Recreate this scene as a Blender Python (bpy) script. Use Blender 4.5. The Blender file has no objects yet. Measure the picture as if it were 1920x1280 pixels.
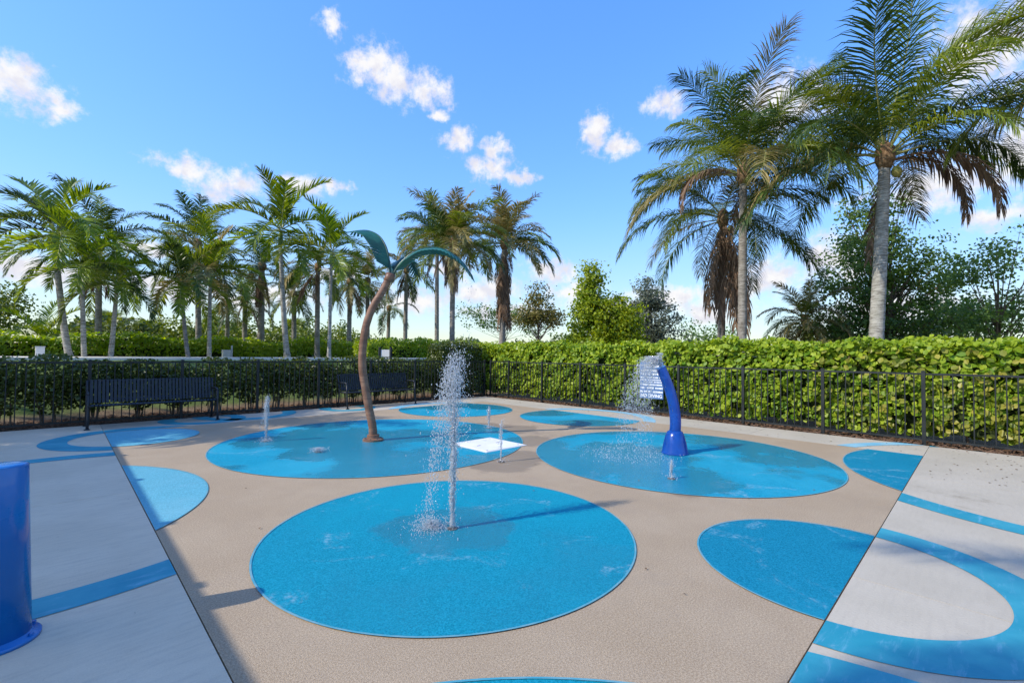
import bpy, math, random
import numpy as np
from mathutils import Vector, Matrix, Euler

SC = bpy.context.scene
COL = SC.collection
PI = math.pi
R = math.radians

# ------------------------------------------------------------------ camera, sky, sun, exposure
cam_d = bpy.data.cameras.new('camera')
cam_d.sensor_fit = 'HORIZONTAL'; cam_d.sensor_width = 36.0; cam_d.lens = 16.16
cam_d.clip_start = 0.05; cam_d.clip_end = 6000
cam = bpy.data.objects.new('camera', cam_d); COL.objects.link(cam)
cam.matrix_world = Matrix(((0.7137, -0.0284, -0.6999, 0.0), (-0.7003, -0.0116, -0.7137, 0.0),
                           (0.0121, 0.9995, -0.0284, 1.45), (0, 0, 0, 1)))
SC.camera = cam

SUN_EL, SUN_AZ = R(38.6), R(-18.6)          # light travels towards SUN_AZ (measured from +X)
sun_d = bpy.data.lights.new('sun', 'SUN'); sun_d.energy = 2.0; sun_d.angle = R(0.5); sun_d.color = (1.0, 0.93, 0.82)
sun = bpy.data.objects.new('sun', sun_d); COL.objects.link(sun)
ldir = Vector((math.cos(SUN_AZ)*math.cos(SUN_EL), math.sin(SUN_AZ)*math.cos(SUN_EL), -math.sin(SUN_EL)))
sun.rotation_euler = ldir.to_track_quat('-Z', 'Y').to_euler()
sun.location = (-20, 8, 20)

vs = SC.view_settings
vs.view_transform = 'Standard'; vs.look = 'None'; vs.exposure = 1.22; vs.gamma = 1.0; vs.use_curve_mapping = False

world = bpy.data.worlds.new('World'); SC.world = world; world.use_nodes = True

class NT:
    """small node-tree helper"""
    def __init__(s, tree):
        s.t = tree; s.n = tree.nodes; s.l = tree.links; s.n.clear()
    def new(s, typ, **kw):
        o = s.n.new(typ)
        for k, v in kw.items(): setattr(o, k, v)
        return o
    def link(s, a, b): s.l.new(a, b)
    def put(s, sock, v):
        if isinstance(v, bpy.types.NodeSocket): s.l.new(v, sock)
        else: sock.default_value = v
    def math(s, op, a, b=None, c=None, clamp=False):
        o = s.new('ShaderNodeMath', operation=op, use_clamp=clamp)
        for i, v in enumerate((a, b, c)):
            if v is not None: s.put(o.inputs[i], v)
        return o.outputs[0]
    def vmath(s, op, a, b=None, c=None, out=0):
        o = s.new('ShaderNodeVectorMath', operation=op)
        for i, v in enumerate((a, b, c)):
            if v is not None: s.put(o.inputs[i], v)
        return o.outputs[out]
    def noise(s, vec, scale, detail=4, rough=0.55, dist=0.0, col=False):
        o = s.new('ShaderNodeTexNoise'); o.inputs['Scale'].default_value = scale
        o.inputs['Detail'].default_value = detail; o.inputs['Roughness'].default_value = rough
        o.inputs['Distortion'].default_value = dist
        if vec is not None: s.put(o.inputs['Vector'], vec)
        return o.outputs['Color'] if col else o.outputs[0]
    def ramp(s, f, a, b, lo=0.0, hi=1.0):
        o = s.new('ShaderNodeMapRange', interpolation_type='SMOOTHSTEP')
        s.put(o.inputs[0], f)
        for i, v in enumerate((a, b, lo, hi)): s.put(o.inputs[1+i], v)
        return o.outputs[0]
    def mix(s, f, a, b):
        o = s.new('ShaderNodeMix', data_type='RGBA')
        s.put(o.inputs[0], f)
        s.put(o.inputs[6], a if isinstance(a, bpy.types.NodeSocket) else (*a[:3], 1))
        s.put(o.inputs[7], b if isinstance(b, bpy.types.NodeSocket) else (*b[:3], 1))
        return o.outputs[2]

def build_world():
    w = NT(world.node_tree)
    sky = w.new('ShaderNodeTexSky', sky_type='NISHITA')
    sky.sun_disc = False; sky.sun_elevation = SUN_EL
    sky.sun_rotation = R(-71.4) % (2*PI)
    sky.altitude = 0; sky.air_density = 1.0; sky.dust_density = 0.35; sky.ozone_density = 2.2
    geo = w.new('ShaderNodeNewGeometry')
    d = w.vmath('MULTIPLY', geo.outputs['Incoming'], (-1, -1, -1))
    sep = w.new('ShaderNodeSeparateXYZ'); w.link(d, sep.inputs[0])
    az = w.math('MULTIPLY', w.math('ARCTAN2', sep.outputs[1], sep.outputs[0]), 180/PI)
    el = w.math('MULTIPLY', w.math('ARCSINE', sep.outputs[2]), 180/PI)
    com = w.new('ShaderNodeCombineXYZ'); w.link(az, com.inputs[0]); w.link(el, com.inputs[1])
    p0 = com.outputs[0]
    # wobble so that cloud outlines billow
    n1 = w.noise(p0, 0.22, 6, 0.62, col=True)
    p = w.vmath('ADD', p0, w.vmath('MULTIPLY', w.vmath('SUBTRACT', n1, (0.5, 0.5, 0.5)), (5.5, 4.0, 0)))
    n2 = w.noise(p0, 0.62, 9, 0.66)
    blobs = [(93.9, 21.6, 3.6, 2.9), (91.2, 20.6, 1.8, 1.5), (68.0, 33.8, 1.9, 1.7), (63.0, 31.1, 4.0, 3.2), (60.2, 30.0, 4.2, 3.1), (56.9, 30.0, 3.6, 2.6),
             (54.8, 27.4, 1.4, 1.0), (81.0, 18.2, 4.2, 1.6), (77.4, 17.0, 4.6, 2.2), (70.6, 18.0, 3.4, 1.8), (67.3, 18.8, 2.2, 1.3),
             (52.3, 24.8, 2.8, 2.0), (47.8, 24.2, 2.0, 1.8), (48.6, 21.9, 4.2, 2.0), (44.6, 21.3, 3.2, 1.0), (35.4, 25.8, 2.4, 2.4), (32.4, 24.3, 2.6, 1.5),
             (40.6, 10.4, 4.4, 2.4), (17.0, 8.4, 5.4, 3.0), (10.6, 10.0, 4.6, 3.8), (-0.8, 25.6, 6.0, 5.4), (27.0, 28.0, 3.4, 1.8), (15.0, 25.6, 7.5, 4.0),
             (3.2, 15.6, 7.0, 2.8), (-2.4, 17.0, 5.4, 3.6), (-1.0, 12.2, 3.2, 1.9), (92.6, 6.8, 7.5, 2.0), (49.5, 8.0, 7.0, 2.4), (27.0, 7.0, 5.5, 2.2),
             (74.0, 6.0, 9.0, 2.4), (58.0, 6.4, 8.0, 2.4), (46.0, 5.0, 8.0, 2.0), (66.0, 9.0, 5.0, 1.6), (38.0, 7.6, 5.0, 2.2), (22.0, 5.0, 6.0, 2.4), (82.0, 6.0, 7.0, 2.2), (53.0, 10.5, 4.0, 1.4), (84.0, 10.0, 4.0, 1.0), (34.0, 6.0, 6.0, 2.2), (6.0, 5.0, 9.0, 2.6), (86.0, 39.0, 5.0, 0.7)]
    acc = None
    for a0, e0, ra, re in blobs:
        v = w.vmath('MULTIPLY_ADD', p, (1/ra, 1/re, 0), (-a0/ra, -e0/re, 0))
        ln = w.vmath('LENGTH', v, out=1)
        k = w.math('SUBTRACT', 0.99, ln)
        acc = k if acc is None else w.math('SMOOTH_MAX', acc, k, 0.25)
    # unseen broken cumulus outside the view, cover raised for neutral fill light
    sc = w.new('ShaderNodeCombineXYZ')
    zz = w.math('ADD', w.math('MAXIMUM', sep.outputs[2], 0.0), 0.18)
    w.link(w.math('DIVIDE', sep.outputs[0], zz), sc.inputs[0]); w.link(w.math('DIVIDE', sep.outputs[1], zz), sc.inputs[1])
    gen = w.ramp(w.noise(sc.outputs[0], 1.3, 6, 0.6), 0.50, 0.63, -0.6, 1.0)
    out_l = w.ramp(az, 98, 106); out_r = w.math('SUBTRACT', 1.0, w.ramp(az, -14, -7)); out_t = w.ramp(el, 42, 48)
    outm = w.math('MAXIMUM', w.math('MAXIMUM', out_l, out_r), out_t)
    acc = w.math('MAXIMUM', acc, w.math('SUBTRACT', w.math('MULTIPLY', w.math('ADD', gen, 1.0), outm), 1.0))
    dens = w.math('ADD', acc, w.math('MULTIPLY', w.math('SUBTRACT', n2, 0.5), 1.9))
    cov = w.ramp(dens, 0.02, 0.86)
    # low haze whitening close to the horizon
    hz = w.math('MULTIPLY', w.ramp(el, 0.0, 18.0, 1.0, 0.0), 0.30)
    cov = w.math('MULTIPLY', cov, w.ramp(el, -1.0, 2.0, 0.6, 0.97))
    hs = w.new('ShaderNodeHueSaturation'); hs.inputs['Saturation'].default_value = 1.27; hs.inputs['Hue'].default_value = 0.509
    # soft shoulder, as the photograph holds back its bright horizon
    lum = w.vmath('DOT_PRODUCT', sky.outputs[0], (0.25, 0.6, 0.15), out=1)
    sca = w.math('DIVIDE', 1.92, w.math('ADD', 1.0, w.math('MULTIPLY', lum, 0.42)))
    scl = w.new('ShaderNodeVectorMath', operation='SCALE'); w.link(sky.outputs[0], scl.inputs[0]); w.link(sca, scl.inputs[3])
    w.link(scl.outputs[0], hs.inputs['Color'])
    bg1 = w.new('ShaderNodeBackground'); bg1.inputs[1].default_value = 0.15
    w.link(hs.outputs[0], bg1.inputs[0])
    shade = w.ramp(w.noise(w.vmath('ADD', p0, (0, 1.3, 3.3)), 0.5, 4, 0.55), 0.38, 0.6)
    ccol = w.mix(shade, (0.82, 0.81, 0.89), (1.0, 0.985, 0.98))
    bg2 = w.new('ShaderNodeBackground'); bg2.inputs[1].default_value = 0.43; w.link(ccol, bg2.inputs[0])
    bg3 = w.new('ShaderNodeBackground'); bg3.inputs[1].default_value = 0.32; bg3.inputs[0].default_value = (0.80, 0.87, 1.0, 1)
    m0 = w.new('ShaderNodeMixShader'); w.link(hz, m0.inputs[0]); w.link(bg1.outputs[0], m0.inputs[1]); w.link(bg3.outputs[0], m0.inputs[2])
    m1 = w.new('ShaderNodeMixShader'); w.link(cov, m1.inputs[0]); w.link(m0.outputs[0], m1.inputs[1]); w.link(bg2.outputs[0], m1.inputs[2])
    o = w.new('ShaderNodeOutputWorld'); w.link(m1.outputs[0], o.inputs[0])
build_world()
world.cycles.sampling_method = 'MANUAL'; world.cycles.sample_map_resolution = 1024
SC.cycles.max_bounces = 8; SC.cycles.transparent_max_bounces = 8; SC.cycles.transmission_bounces = 6
SC.cycles.caustics_reflective = False; SC.cycles.caustics_refractive = False
SC.cycles.sample_clamp_indirect = 6.0
SC.cycles.use_denoising = True

# ------------------------------------------------------------------ helpers
def rng(seed): return np.random.default_rng(seed)

class MB:
    """collects geometry in world coordinates; build() links it as one mesh object"""
    def __init__(s): s.v = []; s.f = []
    def add(s, v, f):
        n = len(s.v); s.v.extend([tuple(map(float, a)) for a in v]); s.f.extend([tuple(int(i)+n for i in q) for q in f]); return s
    def box(s, lo, hi):
        x0, y0, z0 = lo; x1, y1, z1 = hi
        return s.add([(x0,y0,z0),(x1,y0,z0),(x1,y1,z0),(x0,y1,z0),(x0,y0,z1),(x1,y0,z1),(x1,y1,z1),(x0,y1,z1)],
                     [(0,3,2,1),(4,5,6,7),(0,1,5,4),(1,2,6,5),(2,3,7,6),(3,0,4,7)])
    def beam(s, a, b, w, h, up=(0, 0, 1)):
        a = np.array(a, float); b = np.array(b, float); t = b-a; t /= np.linalg.norm(t)
        u = np.array(up, float); sd = np.cross(t, u); sd /= np.linalg.norm(sd); u = np.cross(sd, t)
        v = []
        for p in (a, b):
            for i, j in ((-1,-1),(1,-1),(1,1),(-1,1)): v.append(p+sd*i*w/2+u*j*h/2)
        return s.add(v, [(3,2,1,0),(4,5,6,7),(0,1,5,4),(1,2,6,5),(2,3,7,6),(3,0,4,7)])
    def tube(s, pts, rad, n=8, cap=True):
        pts = np.array(pts, float); m = len(pts)
        rad = np.full(m, rad, float) if np.isscalar(rad) else np.array(rad, float)
        T = np.gradient(pts, axis=0); T /= np.linalg.norm(T, axis=1)[:, None]
        ref = np.array((0, 0, 1.)) if abs(T[0][2]) < .9 else np.array((1., 0, 0))
        sd = np.cross(T[0], ref); sd /= np.linalg.norm(sd)
        v = []
        for i in range(m):
            sd = sd-T[i]*(sd@T[i]); sd /= np.linalg.norm(sd); up = np.cross(T[i], sd)
            for k in range(n):
                a = 2*PI*k/n; v.append(pts[i]+rad[i]*(math.cos(a)*sd+math.sin(a)*up))
        f = [(i*n+k, i*n+(k+1) % n, (i+1)*n+(k+1) % n, (i+1)*n+k) for i in range(m-1) for k in range(n)]
        if cap: f += [tuple(range(n-1, -1, -1)), tuple((m-1)*n+k for k in range(n))]
        return s.add(v, f)
    def lathe(s, c, prof, n=32):
        v = []; m = len(prof)
        for r, z in prof:
            for k in range(n):
                a = 2*PI*k/n; v.append((c[0]+r*math.cos(a), c[1]+r*math.sin(a), c[2]+z))
        f = [(i*n+k, i*n+(k+1) % n, (i+1)*n+(k+1) % n, (i+1)*n+k) for i in range(m-1) for k in range(n)]
        f += [tuple(range(n-1, -1, -1)), tuple((m-1)*n+k for k in range(n))]
        return s.add(v, f)
    def mesh(s, name, mat, smooth=False):
        me = bpy.data.meshes.new(name); me.from_pydata(s.v, [], s.f); me.update()
        if mat: me.materials.append(mat)
        if smooth: me.polygons.foreach_set('use_smooth', [True]*len(me.polygons))
        return me
    def build(s, name, mat, parent=None, smooth=False, bevel=0):
        if parent is not None:
            o0 = wloc(parent); s.v = [(a-o0[0], b-o0[1], c-o0[2]) for a, b, c in s.v]
        return link(name, s.mesh(name, mat, smooth), parent, bevel)

def wloc(o):
    p = Vector((0, 0, 0))
    while o is not None: p = p+o.location; o = o.parent
    return p
def link(name, me, parent=None, bevel=0):
    o = bpy.data.objects.new(name, me); COL.objects.link(o); o.parent = parent
    if bevel:
        b = o.modifiers.new('bevel', 'BEVEL'); b.width = bevel; b.segments = 2; b.limit_method = 'ANGLE'
    return o
def np_mesh(name, V, F, mat, smooth=False):
    """V (n,3), F (m,k) with constant k -> mesh quickly"""
    me = bpy.data.meshes.new(name); V = np.asarray(V, np.float32); F = np.asarray(F, np.int32); m, k = F.shape
    me.vertices.add(len(V)); me.vertices.foreach_set('co', V.ravel())
    me.loops.add(m*k); me.loops.foreach_set('vertex_index', F.ravel())
    me.polygons.add(m); me.polygons.foreach_set('loop_start', np.arange(0, m*k, k, dtype=np.int32))
    me.polygons.foreach_set('loop_total', np.full(m, k, np.int32))
    if smooth: me.polygons.foreach_set('use_smooth', np.ones(m, bool))
    me.update(calc_edges=True); me.validate()
    if mat: me.materials.append(mat)
    return me
def tag(o, label=None, cat=None, group=None, kind=None):
    for k, v in (('label', label), ('category', cat), ('group', group), ('kind', kind)):
        if v: o[k] = v
    return o
def thing(name, loc, label, cat, group=None):
    o = bpy.data.objects.new(name, None); COL.objects.link(o); o.location = loc; o.empty_display_size = 0.1
    return tag(o, label, cat, group)

# ------------------------------------------------------------------ materials
MATS = {}
def pmat(name, c1, c2=None, scale=5.0, rough=0.6, rough2=None, bump=0.0, bscale=60.0, spec=0.5, lo=0.35, hi=0.65, detail=5, metal=0.0, coat=0.0, coord='Object', extra=None):
    m = bpy.data.materials.new(name); m.use_nodes = True; t = NT(m.node_tree)
    b = t.new('ShaderNodeBsdfPrincipled'); o = t.new('ShaderNodeOutputMaterial'); t.link(b.outputs[0], o.inputs[0])
    tc = t.new('ShaderNodeTexCoord'); P = tc.outputs[coord]
    col = None
    if c2 is not None:
        n = t.ramp(t.noise(P, scale, detail), lo, hi); col = t.mix(n, c1, c2)
        if rough2 is not None: t.link(t.math('ADD', t.math('MULTIPLY', n, rough2-rough), rough), b.inputs['Roughness'])
    else:
        b.inputs['Base Color'].default_value = (*c1, 1)
    if rough2 is None: b.inputs['Roughness'].default_value = rough
    b.inputs['Specular IOR Level'].default_value = spec; b.inputs['Metallic'].default_value = metal; b.inputs['Coat Weight'].default_value = coat
    if extra: col = extra(t, P, col, b)
    if col is not None: t.link(col, b.inputs['Base Color'])
    if bump:
        bp = t.new('ShaderNodeBump'); bp.inputs['Strength'].default_value = bump; bp.inputs['Distance'].default_value = 0.01
        t.link(t.noise(P, bscale, 3), bp.inputs['Height']); t.link(bp.outputs[0], b.inputs['Normal'])
    MATS[name] = m
    return m

def leafmat(name, cols, trans=0.3, rough=0.45, objvar=0.25, spec=0.4, rnd='island', big=1.3):
    """foliage: colour picked per leaf, clumps of lighter and darker growth, light coming through"""
    m = bpy.data.materials.new(name); m.use_nodes = True; t = NT(m.node_tree)
    geo = t.new('ShaderNodeNewGeometry'); oi = t.new('ShaderNodeObjectInfo'); tc = t.new('ShaderNodeTexCoord')
    r = geo.outputs['Random Per Island'] if rnd == 'island' else oi.outputs['Random']
    rp = t.new('ShaderNodeValToRGB'); e = rp.color_ramp.elements
    for i, c in enumerate(cols):
        pos = i/(len(cols)-1)
        el = e[0] if i == 0 else (e[1] if i == len(cols)-1 else e.new(pos))
        el.position = pos; el.color = (*c, 1)
    nz = t.noise(tc.outputs['Object'], big, 3)
    f = t.math('ADD', t.math('MULTIPLY', r, 0.65), t.math('MULTIPLY', t.math('SUBTRACT', nz, 0.32), 0.9), clamp=True)
    t.link(f, rp.inputs[0])
    hs = t.new('ShaderNodeHueSaturation'); t.link(rp.outputs[0], hs.inputs['Color'])
    t.link(t.math('ADD', t.math('MULTIPLY', oi.outputs['Random'], 2*objvar), 1-objvar), hs.inputs['Value'])
    b = t.new('ShaderNodeBsdfPrincipled'); t.link(hs.outputs[0], b.inputs['Base Color'])
    b.inputs['Roughness'].default_value = rough; b.inputs['Specular IOR Level'].default_value = spec
    tr = t.new('ShaderNodeBsdfTranslucent')
    h2 = t.new('ShaderNodeHueSaturation'); h2.inputs['Hue'].default_value = 0.485; h2.inputs['Saturation'].default_value = 1.1; h2.inputs['Value'].default_value = 1.5
    t.link(hs.outputs[0], h2.inputs['Color']); t.link(h2.outputs[0], tr.inputs[0])
    mx = t.new('ShaderNodeMixShader'); mx.inputs[0].default_value = trans
    t.link(b.outputs[0], mx.inputs[1]); t.link(tr.outputs[0], mx.inputs[2])
    o = t.new('ShaderNodeOutputMaterial'); t.link(mx.outputs[0], o.inputs[0])
    MATS[name] = m
    return m

def speckle(a, b, amt=0.5, sc=170.0):
    def fn(t, P, col, bs):
        n = t.ramp(t.noise(P, sc, 2, 0.7), 0.36, 0.64)
        return t.mix(t.math('MULTIPLY', n, amt), t.mix(0.55, col, a), t.mix(0.45, col, b))
    return fn

JETS = [(2.36, 3.09, .55), (2.2, 3.25, .4), (2.40, 8.07, .55), (4.28, 4.55, .62), (4.7, 4.6, .45), (6.02, 6.76, .75), (6.35, 6.4, .55), (5.7, 5.3, .5), (5.20, 2.58, .7), (6.05, 3.65, .95), (2.70, 6.74, .6), (4.8, 5.9, .6)]
def wet_spots(t, P):
    n = t.math('MULTIPLY', t.math('SUBTRACT', t.noise(P, 2.6, 6, 0.65, 0.5), 0.5), 1.5); acc = None
    for x, y, r in JETS:
        d = t.vmath('LENGTH', t.vmath('MULTIPLY_ADD', P, (1/r, 1/r, 0), (-x/r, -y/r, 0)), out=1)
        acc = d if acc is None else t.math('MINIMUM', acc, d)
    return t.ramp(t.math('ADD', acc, n), 1.05, 0.80)
def wet_tan(t, P, col, b):
    n = t.ramp(t.noise(P, 100.0, 3, 0.8), 0.36, 0.64)
    col = t.mix(t.math('MULTIPLY', n, 0.8), t.mix(0.5, col, (0.22, 0.155, 0.095)), t.mix(0.6, col, (0.60, 0.48, 0.34)))
    # footprints of damp round the jets and long tide marks
    st = t.ramp(t.noise(P, 0.9, 6, 0.65, 0.4), 0.56, 0.70)
    fine = t.ramp(t.noise(P, 6.0, 5, 0.6), 0.40, 0.70)
    col = t.mix(t.math('MULTIPLY', st, 0.30), col, (0.30, 0.235, 0.175))
    col = t.mix(t.math('MULTIPLY', fine, 0.10), col, (0.26, 0.20, 0.15))
    ws = wet_spots(t, P); col = t.mix(t.math('MULTIPLY', ws, 0.5), col, (0.21, 0.15, 0.095))
    t.link(t.math('SUBTRACT', 0.85, t.math('ADD', t.math('MULTIPLY', st, 0.2), t.math('MULTIPLY', ws, 0.42))), b.inputs['Roughness'])
    return col
pmat('tan_rubber', (0.385, 0.29, 0.185), (0.45, 0.35, 0.235), 1.3, 0.85, bump=0.5, bscale=190, spec=0.3, extra=wet_tan)

def blue_rubber(name, base, light, wet_amt):
    def fn(t, P, col, b):
        g = t.ramp(t.noise(P, 95.0, 3, 0.8), 0.38, 0.62)
        c = t.mix(g, tuple(x*0.74 for x in base), tuple(min(1, x*1.16+0.010) for x in base))
        big = t.ramp(t.noise(P, 0.55, 5, 0.6, 0.6), 0.42, 0.66)
        c = t.mix(t.math('MULTIPLY', big, 0.55), c, light)
        # worn, chalky scuffs
        sc = t.math('MULTIPLY', t.ramp(t.noise(P, 1.7, 7, 0.7, 1.2), 0.56, 0.70), t.ramp(t.noise(P, 30.0, 3, 0.6), 0.35, 0.7))
        c = t.mix(t.math('MULTIPLY', sc, 0.75), c, (0.26, 0.44, 0.54))
        wet = t.math('MAXIMUM', t.math('MULTIPLY', t.ramp(t.noise(P, 0.42, 4, 0.55, 0.3), 0.46, 0.54), wet_amt), wet_spots(t, P))
        c = t.mix(t.math('MULTIPLY', wet, 0.35), c, tuple(x*0.6 for x in base))
        t.link(t.math('SUBTRACT', 0.75, t.math('MULTIPLY', wet, 0.62)), b.inputs['Roughness'])
        t.link(t.math('ADD', 0.12, t.math('MULTIPLY', wet, 0.38)), b.inputs['Specular IOR Level'])
        return c
    return pmat(name, base, base, 1, 0.7, bump=0.35, bscale=200, spec=0.12, extra=fn)
blue_rubber('blue_rubber_near', (0.001, 0.25, 0.365), (0.003, 0.305, 0.42), 0.4)
blue_rubber('blue_rubber_wet', (0.006, 0.29, 0.43), (0.04, 0.37, 0.50), 1.0)
blue_rubber('blue_rubber_dry', (0.001, 0.205, 0.325), (0.015, 0.26, 0.38), 0.0)
blue_rubber('blue_rubber_faded', (0.12, 0.40, 0.50), (0.20, 0.45, 0.53), 0.1)
pmat('edge_paint', (0.05, 0.30, 0.40), (0.15, 0.34, 0.40), 8, 0.8)
def worn_paint(t, P, col, b):
    mp = t.new('ShaderNodeMapping'); mp.inputs['Scale'].default_value = (1.4, 7.0, 1.0); t.link(P, mp.inputs[0])
    s1 = t.ramp(t.noise(mp.outputs[0], 2.2, 7, 0.72, 0.5), 0.52, 0.74)
    c = t.mix(t.math('MULTIPLY', s1, 0.6), col, (0.24, 0.47, 0.62))
    s2 = t.ramp(t.noise(P, 9.0, 6, 0.75), 0.62, 0.78)
    return t.mix(t.math('MULTIPLY', s2, 0.5), c, (0.42, 0.50, 0.52))
pmat('ring_paint', (0.014, 0.255, 0.35), (0.04, 0.32, 0.41), 2.5, 0.65, bump=0.15, bscale=50, extra=worn_paint)
pmat('ring_paint_pale', (0.17, 0.44, 0.58), (0.28, 0.52, 0.62), 2.5, 0.7, extra=worn_paint)
def concrete_fn(t, P, col, b):
    oi = t.new('ShaderNodeObjectInfo')
    mp = t.new('ShaderNodeMapping'); mp.inputs['Scale'].default_value = (1, 6, 1); t.link(P, mp.inputs[0])
    br = t.ramp(t.noise(mp.outputs[0], 5.0, 6, 0.7), 0.4, 0.75)       # broom finish smears
    c = t.mix(t.math('MULTIPLY', br, 0.32), col, (0.36, 0.32, 0.26))
    st = t.math('MULTIPLY', t.ramp(t.noise(P, 0.8, 7, 0.7, 0.8), 0.60, 0.74), t.ramp(t.noise(P, 5.0, 5, 0.7), 0.35, 0.6))
    c = t.mix(t.math('MULTIPLY', st, 0.6), c, (0.24, 0.20, 0.14))
    sp = t.ramp(t.noise(P, 26.0, 3, 0.6), 0.70, 0.76)                  # dark pits and specks
    c = t.mix(t.math('MULTIPLY', sp, 0.55), c, (0.13, 0.12, 0.10))
    fg = t.noise(P, 140.0, 2, 0.8)
    hs = t.new('ShaderNodeHueSaturation'); t.link(c, hs.inputs['Color'])
    t.link(t.math('ADD', t.math('MULTIPLY', fg, 0.30), t.math('ADD', 0.81, t.math('MULTIPLY', oi.outputs['Random'], 0.08))), hs.inputs['Value'])
    return hs.outputs[0]
pmat('concrete', (0.445, 0.40, 0.315), (0.50, 0.45, 0.36), 1.1, 0.85, bump=0.25, bscale=55, spec=0.3, extra=concrete_fn)
pmat('pale_concrete', (0.61, 0.53, 0.395), (0.67, 0.585, 0.44), 1.1, 0.85, bump=0.25, bscale=55, spec=0.3, extra=concrete_fn)  # lighter pour, its colour also warmed to offset blue shade on the left
def soil_fn(t, P, col, b):
    g = t.ramp(t.noise(P, 22.0, 5, 0.75), 0.4, 0.66)
    c = t.mix(t.math('MULTIPLY', g, 0.8), col, (0.30, 0.22, 0.13))
    sep = t.new('ShaderNodeSeparateXYZ'); t.link(P, sep.inputs[0])
    lawn = t.ramp(t.math('ADD', sep.outputs[1], t.math('MULTIPLY', t.noise(P, 1.5, 5), 0.8)), 13.9, 14.3)
    gr = t.mix(t.ramp(t.noise(P, 3.0, 6, 0.7), 0.4, 0.65), (0.10, 0.15, 0.035), (0.20, 0.24, 0.075))
    return t.mix(lawn, c, gr)
pmat('soil', (0.10, 0.07, 0.045), (0.18, 0.125, 0.08), 2.0, 0.95, bump=0.8, bscale=30, spec=0.2, extra=soil_fn)
pmat('mulch', (0.07, 0.04, 0.025), (0.20, 0.12, 0.075), 40, 0.95, spec=0.2)
pmat('path', (0.66, 0.62, 0.54), (0.74, 0.70, 0.62), 3, 0.9)
pmat('black_metal', (0.018, 0.021, 0.024), (0.034, 0.040, 0.045), 6, 0.36, 0.5, spec=0.5)
pmat('fence_metal', (0.010, 0.013, 0.014), (0.020, 0.025, 0.027), 3, 0.45, 0.6, spec=0.35)
pmat('bench_metal', (0.008, 0.011, 0.016), (0.014, 0.019, 0.027), 9, 0.35, 0.5, spec=0.5)
pmat('blue_paint', (0.004, 0.12, 0.40), (0.006, 0.15, 0.47), 3, 0.20, 0.34, spec=0.5, coat=0.3)
pmat('blue_gloss', (0.003, 0.055, 0.30), (0.005, 0.075, 0.38), 4, 0.18, 0.30, spec=0.5, coat=0.2)
def bark_fn(t, P, col, b):
    mp = t.new('ShaderNodeMapping'); mp.inputs['Scale'].default_value = (6, 6, 40); t.link(P, mp.inputs[0])
    n = t.ramp(t.noise(mp.outputs[0], 1.0, 5, 0.7), 0.42, 0.62)
    c = t.mix(t.math('MULTIPLY', n, 0.75), col, (0.10, 0.085, 0.07))
    s = t.ramp(t.noise(P, 7.0, 5, 0.7), 0.55, 0.7)
    return t.mix(t.math('MULTIPLY', s, 0.5), c, (0.45, 0.43, 0.38))
pmat('coconut_bark', (0.25, 0.225, 0.19), (0.37, 0.34, 0.30), 3, 0.9, bump=0.7, bscale=25, spec=0.2, extra=bark_fn)
pmat('pale_bark', (0.36, 0.35, 0.30), (0.50, 0.48, 0.43), 3, 0.85, bump=0.5, bscale=25, spec=0.2, extra=bark_fn)
pmat('dark_bark', (0.12, 0.09, 0.065), (0.22, 0.17, 0.125), 5, 0.95, bump=0.8, bscale=25, spec=0.1)
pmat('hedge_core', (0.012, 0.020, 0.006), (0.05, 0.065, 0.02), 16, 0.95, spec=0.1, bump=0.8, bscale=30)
pmat('crownshaft', (0.13, 0.22, 0.06), (0.22, 0.32, 0.10), 4, 0.45, spec=0.4)
pmat('boot_fibre', (0.16, 0.095, 0.05), (0.34, 0.22, 0.12), 14, 0.95, spec=0.1, bump=0.8, bscale=40)
pmat('coconut', (0.16, 0.20, 0.04), (0.32, 0.26, 0.06), 6, 0.5)
pmat('rachis', (0.20, 0.24, 0.06), (0.36, 0.34, 0.12), 3, 0.5)
leafmat('frond_coco', [(0.045, 0.10, 0.010), (0.09, 0.175, 0.014), (0.16, 0.25, 0.022), (0.28, 0.32, 0.045)], 0.38, 0.36, 0.22, big=1.0)
leafmat('frond_yellow', [(0.10, 0.12, 0.02), (0.20, 0.19, 0.035), (0.34, 0.27, 0.065), (0.42, 0.32, 0.13)], 0.28, 0.5, 0.2, big=1.4)
leafmat('frond_dark', [(0.020, 0.050, 0.012), (0.042, 0.092, 0.018), (0.08, 0.135, 0.022)], 0.26, 0.45, 0.25, big=1.0)
leafmat('frond_bright', [(0.05, 0.12, 0.014), (0.10, 0.21, 0.018), (0.18, 0.31, 0.022), (0.30, 0.38, 0.035)], 0.42, 0.38, 0.2, big=1.2)
leafmat('frond_dead', [(0.11, 0.062, 0.036), (0.21, 0.12, 0.070), (0.33, 0.205, 0.125), (0.40, 0.28, 0.19)], 0.12, 0.8, 0.25, spec=0.1)
leafmat('hedge_leaf', [(0.07, 0.20, 0.010), (0.15, 0.35, 0.014), (0.25, 0.47, 0.018), (0.37, 0.56, 0.025), (0.48, 0.56, 0.045)], 0.30, 0.45, 0.06, spec=0.3, big=1.1)
leafmat('hedge_leaf_single', [(0.08, 0.17, 0.012), (0.15, 0.27, 0.016), (0.23, 0.35, 0.022), (0.34, 0.40, 0.035), (0.40, 0.34, 0.06)], 0.30, 0.42, 0.15, spec=0.35, rnd='object')
leafmat('hedge_top', [(0.12, 0.25, 0.012), (0.22, 0.40, 0.018), (0.34, 0.52, 0.026), (0.48, 0.56, 0.05)], 0.40, 0.45, 0.06, spec=0.4, big=0.9)
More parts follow.
